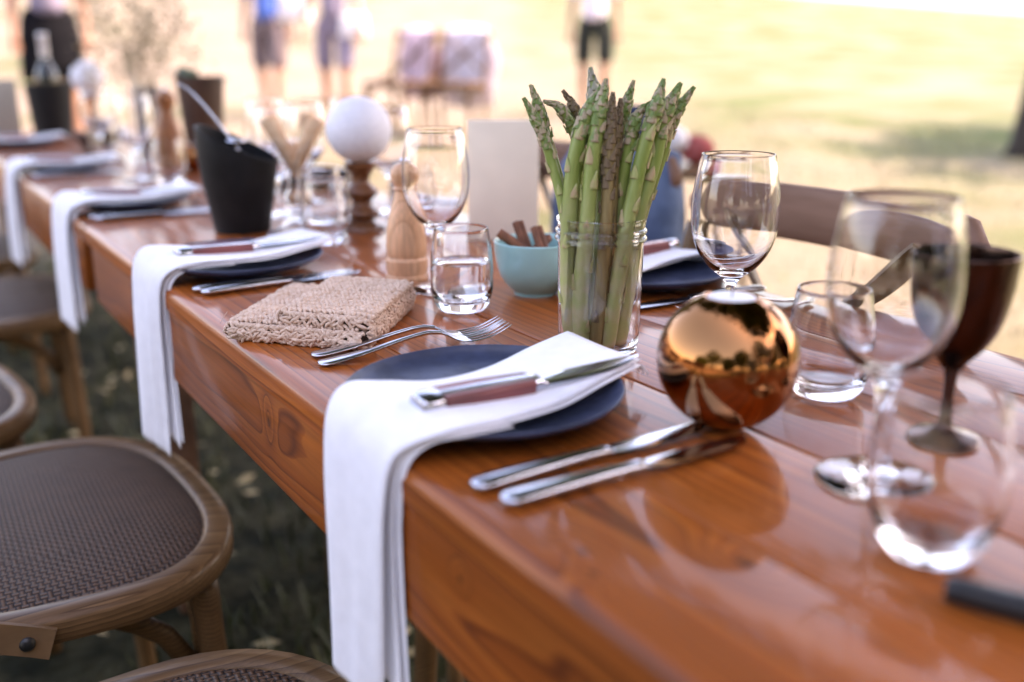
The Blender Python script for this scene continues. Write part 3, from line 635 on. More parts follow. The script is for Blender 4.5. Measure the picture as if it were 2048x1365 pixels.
WINE = [(0, 0), (.036, 0), (.0395, .0008), (.0398, .0020), (.034, .0038), (.016, .0062), (.0075, .0105), (.0050, .020), (.0042, .040), (.0045, .062), (.0065, .072), (.0130, .0795), (.0240, .088), (.0345, .102), (.0412, .120), (.0434, .140), (.0425, .160), (.0395, .180), (.0360, .1985),
        (.0352, .1995), (.0345, .1985), (.0385, .180), (.0415, .160), (.0424, .140), (.0402, .1205), (.0334, .104), (.0225, .0912), (.011, .0845), (0, .0825)]
def make_wine(label, loc, s_=1.0, wide=1.0):
    pr = [(r * wide, z) for r, z in catmull(WINE, 3)]; pr[0] = (0, pr[0][1]); pr[-1] = (0, pr[-1][1])
    t = tag(B().lathe([(max(r, 0), z) for r, z in pr], 64).obj('wine_glass', 'glass', None, loc, sharp=60), label, 'wine glass', 'clear stemmed wine glasses')
    t.scale = (s_, s_, s_); return t
TUM = [(0, 0), (.0215, 0), (.0245, .0015), (.0305, .010), (.0365, .028), (.0388, .048), (.0378, .068), (.0352, .088), (.0330, .1005), (.0322, .1015), (.0315, .1005), (.0336, .088), (.0361, .068), (.0371, .048), (.0349, .030), (.0285, .0165), (.018, .0115), (0, .0105)]
def tum_obj(label, loc, s_=1.0, base=1.0):
    pr = [[max(r, 0), z] for r, z in catmull(TUM, 3)]
    for p in pr: p[0] *= 1 + (base - 1) * max(0, 1 - p[1] / .04)
    pr[0][0] = pr[-1][0] = 0
    t = tag(B().lathe([tuple(p) for p in pr], 64).obj('tumbler', 'glass', None, loc, sharp=60), label, 'tumbler', 'stemless glass tumblers')
    t.scale = (s_, s_, s_); return t

# ------------------------------------------------------------------ place settings, near side
SET = [0.0, .672, 1.365, 2.12, 2.95]
words = ['nearest', 'second', 'third', 'fourth', 'farthest']
plabel = ['charcoal plate nearest the camera under napkin and steak knife', 'charcoal plate beside the crocheted pot holder', 'charcoal plate left of the black bucket',
          'charcoal plate fourth along the near edge', 'charcoal plate farthest along the near edge, in front of the black cooler']
nlabel = ['white linen napkin nearest the camera hanging over the table edge', 'white napkin hanging over the edge left of the pot holder', 'white napkin hanging by the table joint, third from the camera',
          'white napkin hanging at the left photo edge, fourth from the camera', 'white napkin on the farthest plate of the near side']
slabel = ['steak knife with red brown handle on the nearest napkin', 'steak knife with dark red handle on the second napkin', 'steak knife on the third napkin left of the black bucket', 'steak knife on the fourth napkin', 'steak knife on the farthest napkin of the near side']
for i, Y in enumerate(SET):
    make_plate(plabel[i], (.115, Y, TT + .0006), 'charcoal dinner plates')
    napkin(Y, nlabel[i], (0, Y + (0, .012, .0, .0, .0)[i], TT + (.0012 if i == 0 else .0036)), seed=i * 3, rz=R((0, 3, 1, -2, 0)[i]), drop=(0, .022, .005, .015, 0)[i])
for i, Y in enumerate(SET):
    make_steak(slabel[i], (.028, Y - .043 + (0, .03, .02, .01, 0)[i], TT + .0325), R((1, 3, 0, 4, 0)[i]), R(.2))
KL = [('table knife nearest the camera, lying outermost right of the first plate', 'table knife lying right beside the nearest plate'),
      ('table knife partly under the pot holder', 'table knife hidden between pot holder and second plate'),
      ('table knife in front of the third plate, nearer its edge', 'table knife in front of the third plate, tucked closest to it'),
      ('table knife beside the fourth plate, nearer the camera', 'table knife tucked closest to the fourth plate'), None]
for i, Y in enumerate(SET):
    if KL[i] is None: continue
    d1, d2 = (-.170, -.139) if i == 0 else (-.150, -.122)
    make_knife(KL[i][0], (.027, Y + d1 + (0, .018, 0, 0)[i], TT + .0004), R((-1.4, 3, 0, 2)[i]))
    make_knife(KL[i][1], (.022, Y + d2 + (0, .012, 0, 0)[i], TT + .0004), R((.8, 1, 2, 0)[i]))
make_fork('fork beside the pot holder, farther from the nearest plate', (.046, .221, TT + .0002), R(-10))
make_fork('fork lying closest to the nearest plate', (.041, .190, TT + .0002), R(-6))

# far side setting across the table
make_plate('charcoal plate across the table behind the asparagus jar', (.545, .315, TT + .0006))
nf = napkin(0, 'white napkin on the plate across the table behind the jar', (.65, .315, TT + .0012), seed=21, rz=R(180))
make_steak('steak knife on the napkin across the table', (.632, .352, TT + .0345), R(183), R(.3))
make_knife('table knife across the table right of the far plate', (.636, .185, TT + .0004), R(176))
make_fork('fork across the table nearest the copper globe', (.640, .120, TT + .0002), R(181))
make_plate('charcoal plate across the second table beyond the white ball candle', (.545, 1.52, TT + .0006))
napkin(0, 'white napkin on the plate across the second table', (.65, 1.52, TT + .0012), seed=25, rz=R(180))

# ------------------------------------------------------------------ crocheted pot holder
def pot_holder():
    A = np.array([-.004, .331]); u = np.array([.66, -.75]); u /= np.linalg.norm(u); v = np.array([.66, .75]); v /= np.linalg.norm(v)
    t = thing('pot_holder', 'folded tan crocheted pot holder lying on the table between two plates', 'pot holder', (A[0], A[1], TT + .0008), 0)
    LU, LV = .158, .186
    def P(a, b_, z): q = u * a + v * b_; return np.array([q[0], q[1], z])
    def inset(a, b_, r=.02): return a, b_
    H1, H2 = .0165, .0300
    # dark core that shows between the stitches
    def slab(a0, a1, b0, b1, z0, z1, r):
        ring = []
        out = []
        for (ca, cb, s0) in ((a1 - r, b1 - r, 0), (a0 + r, b1 - r, 90), (a0 + r, b0 + r, 180), (a1 - r, b0 + r, 270)):
            for k in range(5): out.append((ca + r * math.cos(R(s0 + 22.5 * k)), cb + r * math.sin(R(s0 + 22.5 * k)), (a0 + a1) / 2, (b0 + b1) / 2))
        h = (z1 - z0) / 2; zm = (z0 + z1) / 2; rings = []
        for k in range(7):
            an = -90 + 30 * k; ins = (1 - math.cos(R(an))) * min(h, .009)
            rings.append([P(a + (ins if a < ma else -ins), b_ + (ins if b_ < mb else -ins), zm + h * math.sin(R(an))) for a, b_, ma, mb in out])
        return B().rings(rings)
    slab(0, LU, 0, LV, .0015, H1 - .0025, .016).obj('core', 'twinedark', t, sharp=180)
    slab(.060, LU + .002, .012, LV - .004, H1 + .001, H2 - .0025, .012).obj('flap_core', 'twinedark', t, sharp=180)
    rs_ = np.random.default_rng(12); st = B()
    def stitch(c, d, n, ln, r, curve):
        d = d / np.linalg.norm(d); n = n / np.linalg.norm(n); w = np.cross(n, d)
        pts = [c + d * ln * f_ + n * (curve * (1 - (2 * f_) ** 2)) + w * .0007 * math.sin(5 * f_ + rs_.uniform(0, 3)) for f_ in (-.5, -.25, 0, .25, .5)]
        st.tube(pts, [r * .55, r * .95, r, r * .95, r * .5], 6)
    up = np.array([0, 0, 1.0]); U3 = np.array([u[0], u[1], 0]); V3 = np.array([v[0], v[1], 0])
    def rnd_in(a, b_, a0, a1, b0, b1, r):
        da = max(a0 + r - a, 0, a - (a1 - r)); db = max(b0 + r - b_, 0, b_ - (b1 - r)); return math.hypot(da, db) <= r
    def surface(a0, a1, b0, b1, z, drow, dst, r_):
        nb = int((b1 - b0) / drow)
        na = int((a1 - a0) / dst)
        for i in range(nb + 1):
            for j in range(na + 1):
                a = a0 + j * dst + (dst / 2 if i % 2 else 0); b_ = b0 + i * drow
                if not rnd_in(a, b_, a0 - .001, a1 + .001, b0 - .001, b1 + .001, r_): continue
                e = min(a - a0, a1 - a, b_ - b0, b1 - b_); zz = z - .0022 * max(0, 1 - e / .006) ** 2
                for s_ in (-1, 1):
                    d = U3 * .66 + V3 * s_ * .75 + rs_.normal(0, .11, 3) * np.array([1, 1, .35])
                    stitch(P(a + rs_.normal(0, .0006), b_ + s_ * .0014 + rs_.normal(0, .0006), zz + .0012 * (i % 2) + rs_.normal(0, .0004)), d, up + rs_.normal(0, .1, 3), .0098 * rs_.uniform(.85, 1.2), .00205 * rs_.uniform(.85, 1.2), .0016)
    surface(.004, .072, .004, LV - .004, H1, .0064, .0058, .014)
    surface(.004, LU - .002, LV - .03, LV - .002, H1, .0064, .0058, .014)
    surface(.066, LU - .006, .003, .014, H1, .0060, .0056, .004)
    surface(.060, LU + .001, .012, LV - .006, H2, .0062, .0056, .012)
    def wall(p0, p1, nrm, z0, z1, rows, dst, big=1.0):
        p0 = np.array(p0); p1 = np.array(p1); L = np.linalg.norm(p1 - p0); k = int(L / dst)
        for i in range(rows):
            z = z0 + (z1 - z0) * (i + .5) / rows; bulge = .0035 * math.sin(math.pi * (i + .5) / rows)
            for j in range(k + 1):
                q = p0 + (p1 - p0) * (j + (.5 if i % 2 else 0)) / k
                c = np.array([q[0], q[1], z]) + nrm * bulge; al = (p1 - p0) / L; al = np.array([al[0], al[1], 0])
                d = al * .8 + up * rs_.uniform(-.9, .9) + rs_.normal(0, .2, 3)
                stitch(c + rs_.normal(0, .0006, 3), d, nrm + rs_.normal(0, .15, 3), .0100 * rs_.uniform(.8, 1.3) * big, .00185 * big * rs_.uniform(.85, 1.15), .0018)
    f2 = lambda a, b_: P(a, b_, 0)[:2]
    wall(f2(.006, .001), f2(LU - .006, .001), -V3, .0008, H1 - .001, 6, .0048)
    wall(f2(LU, .006), f2(LU, LV - .008), U3, .0008, H2 - .002, 8, .0048)
    wall(f2(.001, LV - .006), f2(.001, .006), -U3, .0008, H1 - .001, 5, .0050)
    wall(f2(.064, .0105), f2(LU - .003, .0105), -V3, H1 + .0035, H2 - .0010, 2, .0050)
    wall(f2(.0595, LV - .01), f2(.0595, .014), -U3, H1 + .003, H2 - .0015, 2, .0058)
    wall(f2(LU - .004, LV), f2(.006, LV), V3, .0008, H1, 3, .007)
    # chain stitch borders round both layers
    def border(pts, z, r):
        pts = [np.array(p) for p in pts]
        for p, q in zip(pts[:-1], pts[1:]):
            L = np.linalg.norm(q - p); k = max(1, int(L / .0056)); d = (q - p) / L; d3 = np.array([d[0], d[1], 0]); n2 = np.array([-d[1], d[0], 0])
            for j in range(k):
                c = p + (q - p) * (j + .5) / k
                for s_ in (-1, 1): stitch(np.array([c[0], c[1], z]) + n2 * s_ * .0013 + rs_.normal(0, .0004, 3), d3 + n2 * s_ * .42 + up * rs_.normal(0, .12), up + rs_.normal(0, .1, 3), .0100, r * rs_.uniform(.9, 1.1), .0016)
    def arc(ca, cb, r_, a0, a1): return [f2(ca + r_ * math.cos(R(a)), cb + r_ * math.sin(R(a))) for a in np.linspace(a0, a1, 4)]
    border([f2(LU - .002, .011)] + [f2(.074, .011)] + arc(.072, .024, .012, 270, 180) + [f2(.060, LV - .02)], H2 - .0012, .0023)
    border([f2(LU - .006, .001)] + [f2(.018, .001)] + arc(.015, .015, .014, 270, 180) + [f2(.001, LV - .015)], H1 - .0012, .0022)
    border([f2(LU + .001, .016), f2(LU + .001, LV - .012)], H2 - .0018, .0022)
    st.obj('stitches', 'twine', t, sharp=180, kind='stuff')
    # a few loose fibres standing off the edge
    hb = B()
    for i in range(60):
        a, b_ = rs_.uniform(0, LU), rs_.choice([0, LV]) if i % 3 else rs_.uniform(0, LV); p = P(a, b_, rs_.uniform(.004, H2)); d = rs_.normal(0, .005, 3)
        hb.tube([p, p + d * .6 + [0, 0, .001], p + d], .00022, 4)
    hb.obj('loose_fibres', 'twine', t, sharp=180, kind='stuff')
pot_holder()

# ------------------------------------------------------------------ asparagus jar
JX, JY = .303, .091
JAR = [(0, 0), (.036, 0), (.0385, .0015), (.0400, .006), (.0410, .02), (.0418, .06), (.0424, .100), (.0424, .110), (.0426, .1125), (.0452, .1140), (.0458, .1155), (.0452, .1170), (.0430, .1185), (.0429, .1200), (.0450, .1214), (.0456, .1229), (.0450, .1243), (.0428, .1258), (.0427, .130), (.0438, .1325), (.0442, .1345), (.0438, .1358), (.0424, .1362),
       (.0408, .1352), (.0404, .128), (.0400, .112), (.0394, .10), (.0388, .06), (.0380, .02), (.0370, .010), (.033, .0068), (0, .0066)]
jar = thing('glass_jar', 'clear glass canning jar holding the asparagus', 'jar', (JX, JY, TT + .0006))
B().lathe([(max(r, 0), z) for r, z in JAR], 80).obj('jar_body', 'jarglass', jar, sharp=50)
em = B(); rr = random.Random(3)
ea = R(-32.3 + 32)    # emblem faces the right hand side of the jar
for i in range(26):
    an = ea + rr.gauss(0, .11); z = .066 + rr.gauss(0, .009); rad = .0416
    em.ball((rad * math.cos(an), rad * math.sin(an), z), rr.uniform(.0016, .0032), 8)
for k in range(3):
    pts = [(.0417 * math.cos(ea - .1 + .07 * i), .0417 * math.sin(ea - .1 + .07 * i), .045 + .004 * k + .002 * i) for i in range(5)]
    em.tube(pts, .0008, 6)
em.obj('embossed_emblem', 'jarglass', jar, sharp=180)

CR = np.array([.845, -.534, 0.0]); CF = np.array([.534, .845, 0.0])      # across and away, seen from the camera side
def spear(label, pts, r, kind='green', bracts=6, seed=0, tip_len=.05, gap=None):
    """pts: list of (across, away, height) in mm from the jar's base centre."""
    rs_ = np.random.default_rng(seed)
    W_ = np.array([np.array([JX, JY, TT]) + CR * a * .001 + CF * d * .001 + np.array([0, 0, h * .001]) for a, d, h in pts])
    path = catmull(W_, 8); seglen = np.r_[0, np.cumsum(np.linalg.norm(np.diff(path, axis=0), axis=1))]; L = seglen[-1]
    base = path[0].copy()
    t = thing('asparagus_spear', label, 'asparagus', tuple(base), 0, 'asparagus spears in the jar')
    path = path - base
    s_ = seglen / L
    r = r * .90
    rad = r * np.interp(s_, [0, .03, 1 - tip_len / L * 1.15, 1 - tip_len / L * .5, 1 - .012 / L, 1], [.96, 1.0, .86, .84, .40, .06])
    B().tube(path, rad, 14).obj('stalk', {'green': 'green', 'brown': 'brownstalk', 'grey': 'green'}[kind], t, sharp=180)
    def at(d):
        p = np.array([np.interp(d, seglen, path[:, k]) for k in range(3)]); q = np.array([np.interp(min(d + .004, L), seglen, path[:, k]) for k in range(3)]); o = np.array([np.interp(max(d - .004, 0), seglen, path[:, k]) for k in range(3)])
        T = (q - o) / (np.linalg.norm(q - o) + 1e-9); return p, T, float(np.interp(d, seglen, rad))
    def scale_mesh(b_, d, ang, ln, wd, lift, th=.0009):
        p, T, rr_ = at(d); n0 = np.array([0, 1.0, 0.2]); e1 = n0 - T * (n0 @ T); e1 /= np.linalg.norm(e1); e2 = np.cross(T, e1)
        rings = []
        prof = [(-.02, .85, .0), (.03, 1.0, .75), (.14, .98, .55), (.35, .92, .6), (.65, .55, .75), (.88, .22, .9), (1.0, .05, 1.0)]
        V = []; F = []
        for (f_, w_, up_) in prof:
            c, TT_, _ = at(min(d + ln * f_, L)); rloc = float(np.interp(min(d + ln * f_, L), seglen, rad))
            hw = w_ * wd / max(rr_, .002)
            row = []
            for q in (-1, -.5, 0, .5, 1):
                a = ang + q * hw; ro = rloc + .0003 + lift * up_ + (1 - abs(q)) * th * (1.0 if f_ < .9 else .4) - abs(q) ** 2 * .0004
                row.append(c + (e1 * math.cos(a) + e2 * math.sin(a)) * ro)
            V += row
        for i in range(len(prof) - 1):
            for j in range(4): k = i * 5 + j; F.append((k, k + 1, k + 6, k + 5))
        b_.add(V, F)
    # separate bracts up the stalk, crowding into the tip
    bm_ = {'green': 'bract', 'brown': 'brownbract', 'grey': 'bract'}[kind]
    ang = rs_.uniform(0, 6.28); d = rs_.uniform(.012, .03)
    ds = []
    lim = L - tip_len
    bracts = int(bracts * 1.7); g = (lim - .02) / max(bracts, 1)
    while d < lim:
        f_ = d / lim; ds.append((d, ang)); ang += 2.4 + rs_.normal(0, .2); d += g * (1.25 - .75 * f_) * rs_.uniform(.85, 1.15)
    for (d, a) in ds:
        b_ = B(); scale_mesh(b_, d, a, r * rs_.uniform(1.5, 2.1), r * .56, .0010, .0011); b_.obj('bract', bm_, t, sharp=180)
    tp = B(); d = lim - .004; k = 0
    while d < L - .002:
        f_ = (d - lim) / tip_len; rl = at(d)[2]
        scale_mesh(tp, d, ang, max(.006, r * (1.55 - .7 * f_)), max(rl * .72, .0016), .0007 + .0006 * (1 - f_), .0008); ang += 2.4 + rs_.normal(0, .1); d += max(.0011, r * (.36 - .22 * f_)); k += 1
    tp.obj('tip', {'green': 'bracttip', 'brown': 'brownbract', 'grey': 'greybract'}[kind], t, sharp=180)
    return t
G = 'green'
spear('asparagus spear leaning far left with the upper of two left tips', [(-20, 4, 10), (-30, 6, 120), (-40, 8, 165), (-52, 10, 205), (-62, 10, 240), (-70, 10, 262)], .0068, G, 5, 1, .052)
spear('thin asparagus spear leaning farthest left with the lower tip', [(-22, -14, 9), (-33, -16, 110), (-39, -14, 150), (-48, -8, 185), (-60, -4, 220), (-77, -2, 250)], .0062, G, 6, 2, .05)
spear('asparagus spear at the back with its tip bent over to the left', [(-18, 20, 9), (-24, 20, 130), (-22, 18, 190), (-30, 14, 222), (-43, 12, 241), (-58, 10, 246)], .0064, G, 5, 3, .042)
spear('small withered brown asparagus tip peeking out at the back left', [(-8, 24, 9), (-16, 24, 140), (-19, 22, 205), (-28, 20, 240), (-39, 20, 256)], .0060, 'brown', 4, 4, .04)
spear('thick green asparagus spear left of the middle, curving up to the right', [(-24, -12, 9), (-32, -16, 60), (-33, -19, 130), (-29, -18, 190), (-18, -14, 232), (-2, -8, 262)], .0092, G, 6, 5, .055)
spear('thick green asparagus spear just left of the brown ones', [(-17, -26, 9), (-20, -27, 60), (-16, -27, 130), (-12, -24, 190), (-6, -20, 232), (0, -16, 268)], .0092, G, 6, 6, .055)
spear('asparagus spear with a pale grey tip standing tallest at the middle', [(-4, 12, 9), (-8, 10, 130), (-8, 6, 200), (-8, 2, 245), (-14, 2, 278)], .0088, 'grey', 5, 7, .045)
spear('brown withered asparagus spear in the middle of the bunch', [(-6, -30, 9), (-2, -30, 60), (2, -28, 130), (4, -24, 190), (6, -20, 256)], .0078, 'brown', 4, 8, .085)
spear('withered olive brown asparagus spear right of the middle', [(4, -14, 9), (8, -18, 130), (9, -16, 190), (12, -12, 225), (15, -10, 250)], .0070, 'brown', 4, 9, .06)
spear('slim asparagus spear behind with tip pointing up right of the middle', [(6, 16, 9), (10, 14, 130), (13, 10, 190), (20, 6, 235), (28, 4, 266)], .0066, G, 5, 10, .045)
spear('asparagus spear right of the middle with its tip nodding to the right', [(10, -4, 9), (14, -8, 110), (18, -10, 165), (24, -10, 205), (31, -8, 234), (44, -4, 246)], .0076, G, 6, 11, .05)
spear('thick asparagus spear leaning right with a pointed upright tip', [(6, -26, 9), (12, -28, 60), (22, -26, 130), (35, -20, 195), (45, -16, 232), (54, -14, 268)], .0088, G, 6, 12, .05)
spear('thickest pale asparagus spear leaning right behind the jar rim', [(18, -14, 9), (24, -16, 60), (32, -14, 130), (48, -8, 190), (58, -4, 235), (72, -2, 264)], .0096, G, 7, 13, .055)
spear('slim asparagus spear at the far right of the jar with a blunt tip', [(24, 4, 9), (34, 4, 90), (40, 4, 135), (56, 4, 190), (68, 4, 232), (86, 4, 260)], .0070, G, 6, 14, .055)
spear('short asparagus spear at the front with its base near the jar wall', [(-10, -20, 9), (-8, -22, 40), (-2, -6, 110), (0, 6, 160), (2, 10, 225)], .0078, G, 4, 15, .05)

# ------------------------------------------------------------------ copper globe candle
def globe(label, loc, r, group=None):
    t = thing('candle_globe', label, 'candle holder', loc, 0, group)
    a0 = R(156); prof = []
    n = 30
    for i in range(n + 1):
        a = a0 * i / n; prof.append((r * math.sin(a), r - r * math.cos(a)))
    prof[0] = (0, .0002)
    ro, zo = prof[-1]
    prof += [(ro - .0010, zo + .0009), (ro - .0024, zo + .0004), (ro - .0035, zo - .0022)]
    for i in range(n - 1, -1, -1):
        a = a0 * .985 * i / n; prof.append(((r - .0025) * math.sin(a), r - (r - .0025) * math.cos(a)))
    prof[-1] = (0, prof[-1][1])
    B().lathe(prof, 64).obj('shell', 'copper', t, sharp=60)
    zc = 2 * r * .957
    B().lathe([(0, zc * .55), (r * .33, zc * .55), (r * .345, zc * .6), (r * .345, zc - .001), (r * .32, zc + .0004), (r * .1, zc), (0, zc)], 32).obj('candle', 'wax', t, sharp=60)
    B().tube([(0, 0, zc - .001), (.0006, 0, zc + .004), (.0016, 0, zc + .0065)], .0005, 6).obj('wick', 'blackcloth', t)
    return t
globe('mirror polished copper globe candle right of the asparagus jar', (.259, -.136, TT), .0562, 'copper globe candles')
globe('small copper globe candle beside the tall mill far down the table', (.399, 1.93, TT), .036, 'copper globe candles')

# ------------------------------------------------------------------ glasses
make_wine('large wine glass at the right front, in front of the goblet', (.273, -.271, TT + .0004), 1.0)
make_wine('wine glass standing right behind the copper globe', (.412, .019, TT + .0004), .985, 1.0)
make_wine('wine glass standing behind the water tumbler', (.294, .418, TT + .0004), 1.01, .96)
tum_obj('empty tumbler at the right front corner, closest to the camera', (.214, -.358, TT + .0004), 1.03)
tum_obj('empty tumbler beside the copper globe', (.394, -.123, TT + .0004), .93, 1.22)
wt = tum_obj('tumbler half filled with water in front of the pepper mill', (.270, .313, TT + .0004), .95, 1.2)
ip = np.array([[r_, z] for r_, z in catmull(TUM, 4)]); ip[:, 0] *= 1 + .2 * np.maximum(0, 1 - ip[:, 1] / .04)
ip = ip[int(np.argmax(ip[:, 1])):][::-1]            # inner wall from the bottom up
zz_ = np.linspace(.0112, .060, 22); wp = [(0, .0109)] + [(float(np.interp(z, ip[:, 1], ip[:, 0])) - .00025, float(z)) for z in zz_]
wp += [(wp[-1][0] * .97, .0594), (0, .0594)]
B().lathe(wp, 64).obj('water', 'water', wt, sharp=50)
# distant glasses along the middle of the tables
for lab, x, y, k in [('wine glass left of the white ball candle', .33, 1.10, 'w'), ('wine glass right behind the white ball candle', .515, 1.02, 'w'), ('small tumbler in front of the white ball candle', .30, .80, 't'),
                     ('tumbler right of the turned candle holder', .455, .80, 't'), ('wine glass beside the wafer glass farther back', .42, 1.42, 'w'),
                     ('wine glass at the far end left of the pepper mill', .235, 1.80, 'w'), ('tumbler in front of the tall mill', .285, 1.72, 't'), ('wine glass left of the mill and behind', .24, 2.28, 'w'), ('tumbler beside the dark wooden bowl', .275, 2.42, 't'),
                     ('tumbler just left of the turned candle holder, half behind it', .345, .94, 't'), ('wine glass farther back between the wafers and the white ball', .43, 1.22, 'w'), ('tumbler between the candle holder and the pepper mill', .50, .90, 't'),
                     ('wine glass across the second table in front of the draped chairs', .60, 1.40, 'w')]:
    (make_wine if k == 'w' else tum_obj)(lab, (x, y, TT + .0004))
# goblet
gb = thing('goblet', 'dark smoked copper goblet at the right behind the wine glass', 'goblet', (.382, -.250, TT + .0004))
GB = [(0, 0), (.029, 0), (.031, .0012), (.0295, .0035), (.014, .0075), (.0062, .014), (.0046, .030), (.0050, .048), (.0085, .060), (.0125, .066), (.021, .076), (.0300, .093), (.0350, .115), (.0372, .138), (.0378, .1475), (.0368, .1480), (.0358, .138), (.0338, .115), (.0288, .094), (.019, .079), (0, .073)]
B().lathe([(max(r, 0), z) for r, z in catmull(GB, 3)], 56).obj('bowl', 'bronze', gb, sharp=60)

# ------------------------------------------------------------------ mills, bowl, card, bucket
def mill(label, loc, s_, m, group='pepper mills'):
    t = thing('pepper_mill', label, 'pepper mill', loc, 0, group); t.scale = (s_, s_, s_)
    body = [(0, 0), (.0278, 0), (.0288, .002), (.0288, .007), (.0268, .009), (.0272, .012), (.0285, .018), (.0284, .029), (.0262, .0315), (.0258, .0335), (.0272, .0365), (.0276, .048), (.0268, .062), (.0240, .080), (.0190, .098), (.0146, .112), (.0128, .121), (0, .121)]
    B().lathe(body, 40).obj('body', m, t, sharp=30)
    head = [(0, .1216), (.0150, .1216), (.0165, .1235), (.0135, .1265), (.0165, .132), (.0190, .140), (.0178, .148), (.0135, .1535), (.0080, .1565), (0, .157)]
    B().lathe(head, 40).obj('head', m, t, sharp=40)
    B().lathe([(0, .157), (.0045, .157), (.0055, .160), (.0040, .163), (0, .164)], 16).obj('knob', 'steel', t)
    return t
mill('pale beech pepper mill behind the water tumbler', (.286, .489, TT), .985, 'mill')
mill('tall reddish pepper mill far down the table left of the black bucket', (.338, 1.915, TT), 1.28, 'milldark')

bw = thing('bowl', 'small turquoise ceramic bowl holding cinnamon sticks', 'bowl', (.387, .333, TT + .0004))
BO = [(0, .004), (.020, .003), (.0215, 0), (.0265, 0), (.0275, .004), (.034, .010), (.044, .024), (.0495, .044), (.0520, .064), (.0518, .0665), (.0500, .0660), (.0474, .044), (.0415, .026), (.031, .014), (.018, .009), (0, .008)]
B().lathe([(max(r, 0), z) for r, z in catmull(BO, 2)], 64).obj('bowl_body', 'turq', bw, sharp=50)
def cinnamon(label, p0, p1, r):
    p0, p1 = np.array(p0), np.array(p1); d = p1 - p0; L = np.linalg.norm(d); b_ = B(); secs = []
    for k in range(25):      # double scroll section
        u = k / 24; side = -1 if u < .5 else 1; w = abs(u - .5) * 2; a = w * 5.2; rr_ = r * (.56 - .26 * w)
        secs.append((side * (r * .5 - 0) + -side * rr_ * math.cos(a) * .95 - side * r * .05, rr_ * math.sin(a) * 1.4 + r * .1))
    pts = np.array(secs); th = .0007
    T = d / L; e1 = np.cross(T, [0, 0, 1.0]); e1 /= np.linalg.norm(e1); e2 = np.cross(e1, T)
    nn = np.gradient(pts, axis=0); nn = np.stack([-nn[:, 1], nn[:, 0]], 1); nn /= np.linalg.norm(nn, axis=1)[:, None] + 1e-9
    ring = np.vstack([pts + nn * th, (pts - nn * th)[::-1]])
    b_.rings([[p0 + d * f_ + e1 * a + e2 * c for a, c in ring] for f_ in np.linspace(0, 1, 5)])
    return tag(b_.obj('cinnamon_stick', 'cinnamon', None, sharp=50), label, 'cinnamon stick', 'cinnamon sticks in the turquoise bowl')
bz = TT
cinnamon('cinnamon stick leaning against the left rim of the turquoise bowl', (.415, .310, bz + .020), (.350, .362, bz + .075), .0085)
cinnamon('cinnamon stick standing upright at the back left of the bowl', (.385, .325, bz + .016), (.385, .372, bz + .084), .0080)
cinnamon('cinnamon stick standing in the middle of the turquoise bowl', (.392, .300, bz + .014), (.396, .346, bz + .080), .0085)
cinnamon('cinnamon stick lying low across the turquoise bowl', (.352, .320, bz + .032), (.418, .352, bz + .064), .0075)

mc = thing('menu_card', 'blank cream menu card block standing behind the turquoise bowl', 'menu card', (.553, .675, TT), R(-36))
B().box((-.056, -.010, 0), (.056, .0, .190), .0012).obj('card_front', 'card', mc, sharp=40)
B().box((-.055, .0012, 0), (.055, .012, .188), .0012).obj('card_back', 'whitecloth', mc, sharp=40)
c2 = thing('menu_card', 'grey beige menu card standing at the far left edge', 'menu card', (.135, 3.50, TT), R(-10))
B().box((-.055, -.008, 0), (.055, .0, .20), .0012).obj('card_front', 'cardgrey', c2, sharp=40)
B().box((-.054, .0012, 0), (.054, .010, .198), .0012).obj('card_back', 'whitecloth', c2, sharp=40)

def bucket(label, loc, r0, r1, h0, h1, name, tilt_dir):
    t = thing(name, label, 'bucket', loc)
    seg = 56; rings = []
    def ring(r_, zf):
        o = []
        for j in range(seg):
            a = 2 * math.pi * j / seg; rim = h0 + (h1 - h0) * (.5 + .5 * math.cos(a - tilt_dir)); z = zf if zf < 0.0001 else zf * rim
            rr_ = r_ if zf < .0001 else r0 + (r1 - r0) * min(1.0, z / h0) - (r1 - r_)
            o.append((rr_ * math.cos(a), rr_ * math.sin(a), z))
        return o
    rings = [ring(r0 - .004, 0), ring(r0, 0)] + [ring(r1, f_) for f_ in (.04, .25, .5, .75, .97, 1.0)] + [ring(r1 - .0015, 1.006), ring(r1 - .003, 1.0)] + [ring(r1 - .003, f_) for f_ in (.75, .5, .25, .05)]
    B().rings(rings).obj('bucket_body', 'black', t, sharp=40)
    return t
bucket('black slant rimmed ice bucket with silver tongs behind the second plate', (.222, .985, TT + .0004), .046, .066, .118, .176, 'ice_bucket', R(150))
sp = thing('ice_tongs', 'silver ice scoop leaning out of the black bucket', 'scoop', (.195, 1.01, TT + .17))
B().tube(catmull([(.040, -.02, -.05), (.012, .0, .0), (-.010, .016, .036), (-.030, .03, .062), (-.044, .036, .072)], 6), .0042, 8, flat=(1.0, .5)).obj('handle', 'steel', sp, sharp=180)
B().ball((.030, -.012, -.022), .014, 12, (1.3, .8, .45)).obj('scoop_end', 'steel', sp, sharp=180)
cl = thing('steel_clip', 'small steel bottle opener lying against the black bucket', 'opener', (.262, .905, TT + .004), R(30))
B().tube(catmull([(-.03, 0, 0), (0, .004, .006), (.03, 0, .012)], 5), .004, 8, flat=(1.4, .5)).obj('lever', 'steel', cl, sharp=180)
B().tube([(.03 + .009 * math.cos(a), .009 * math.sin(a), .012) for a in np.linspace(0, 2 * math.pi, 14, endpoint=False)], .0022, 6, closed=True).obj('ring', 'steel', cl, sharp=180)
bk = bucket('black wine cooler bucket at the far left end of the table', (.275, 3.33, TT + .0004), .066, .082, .185, .19, 'wine_cooler', 0)
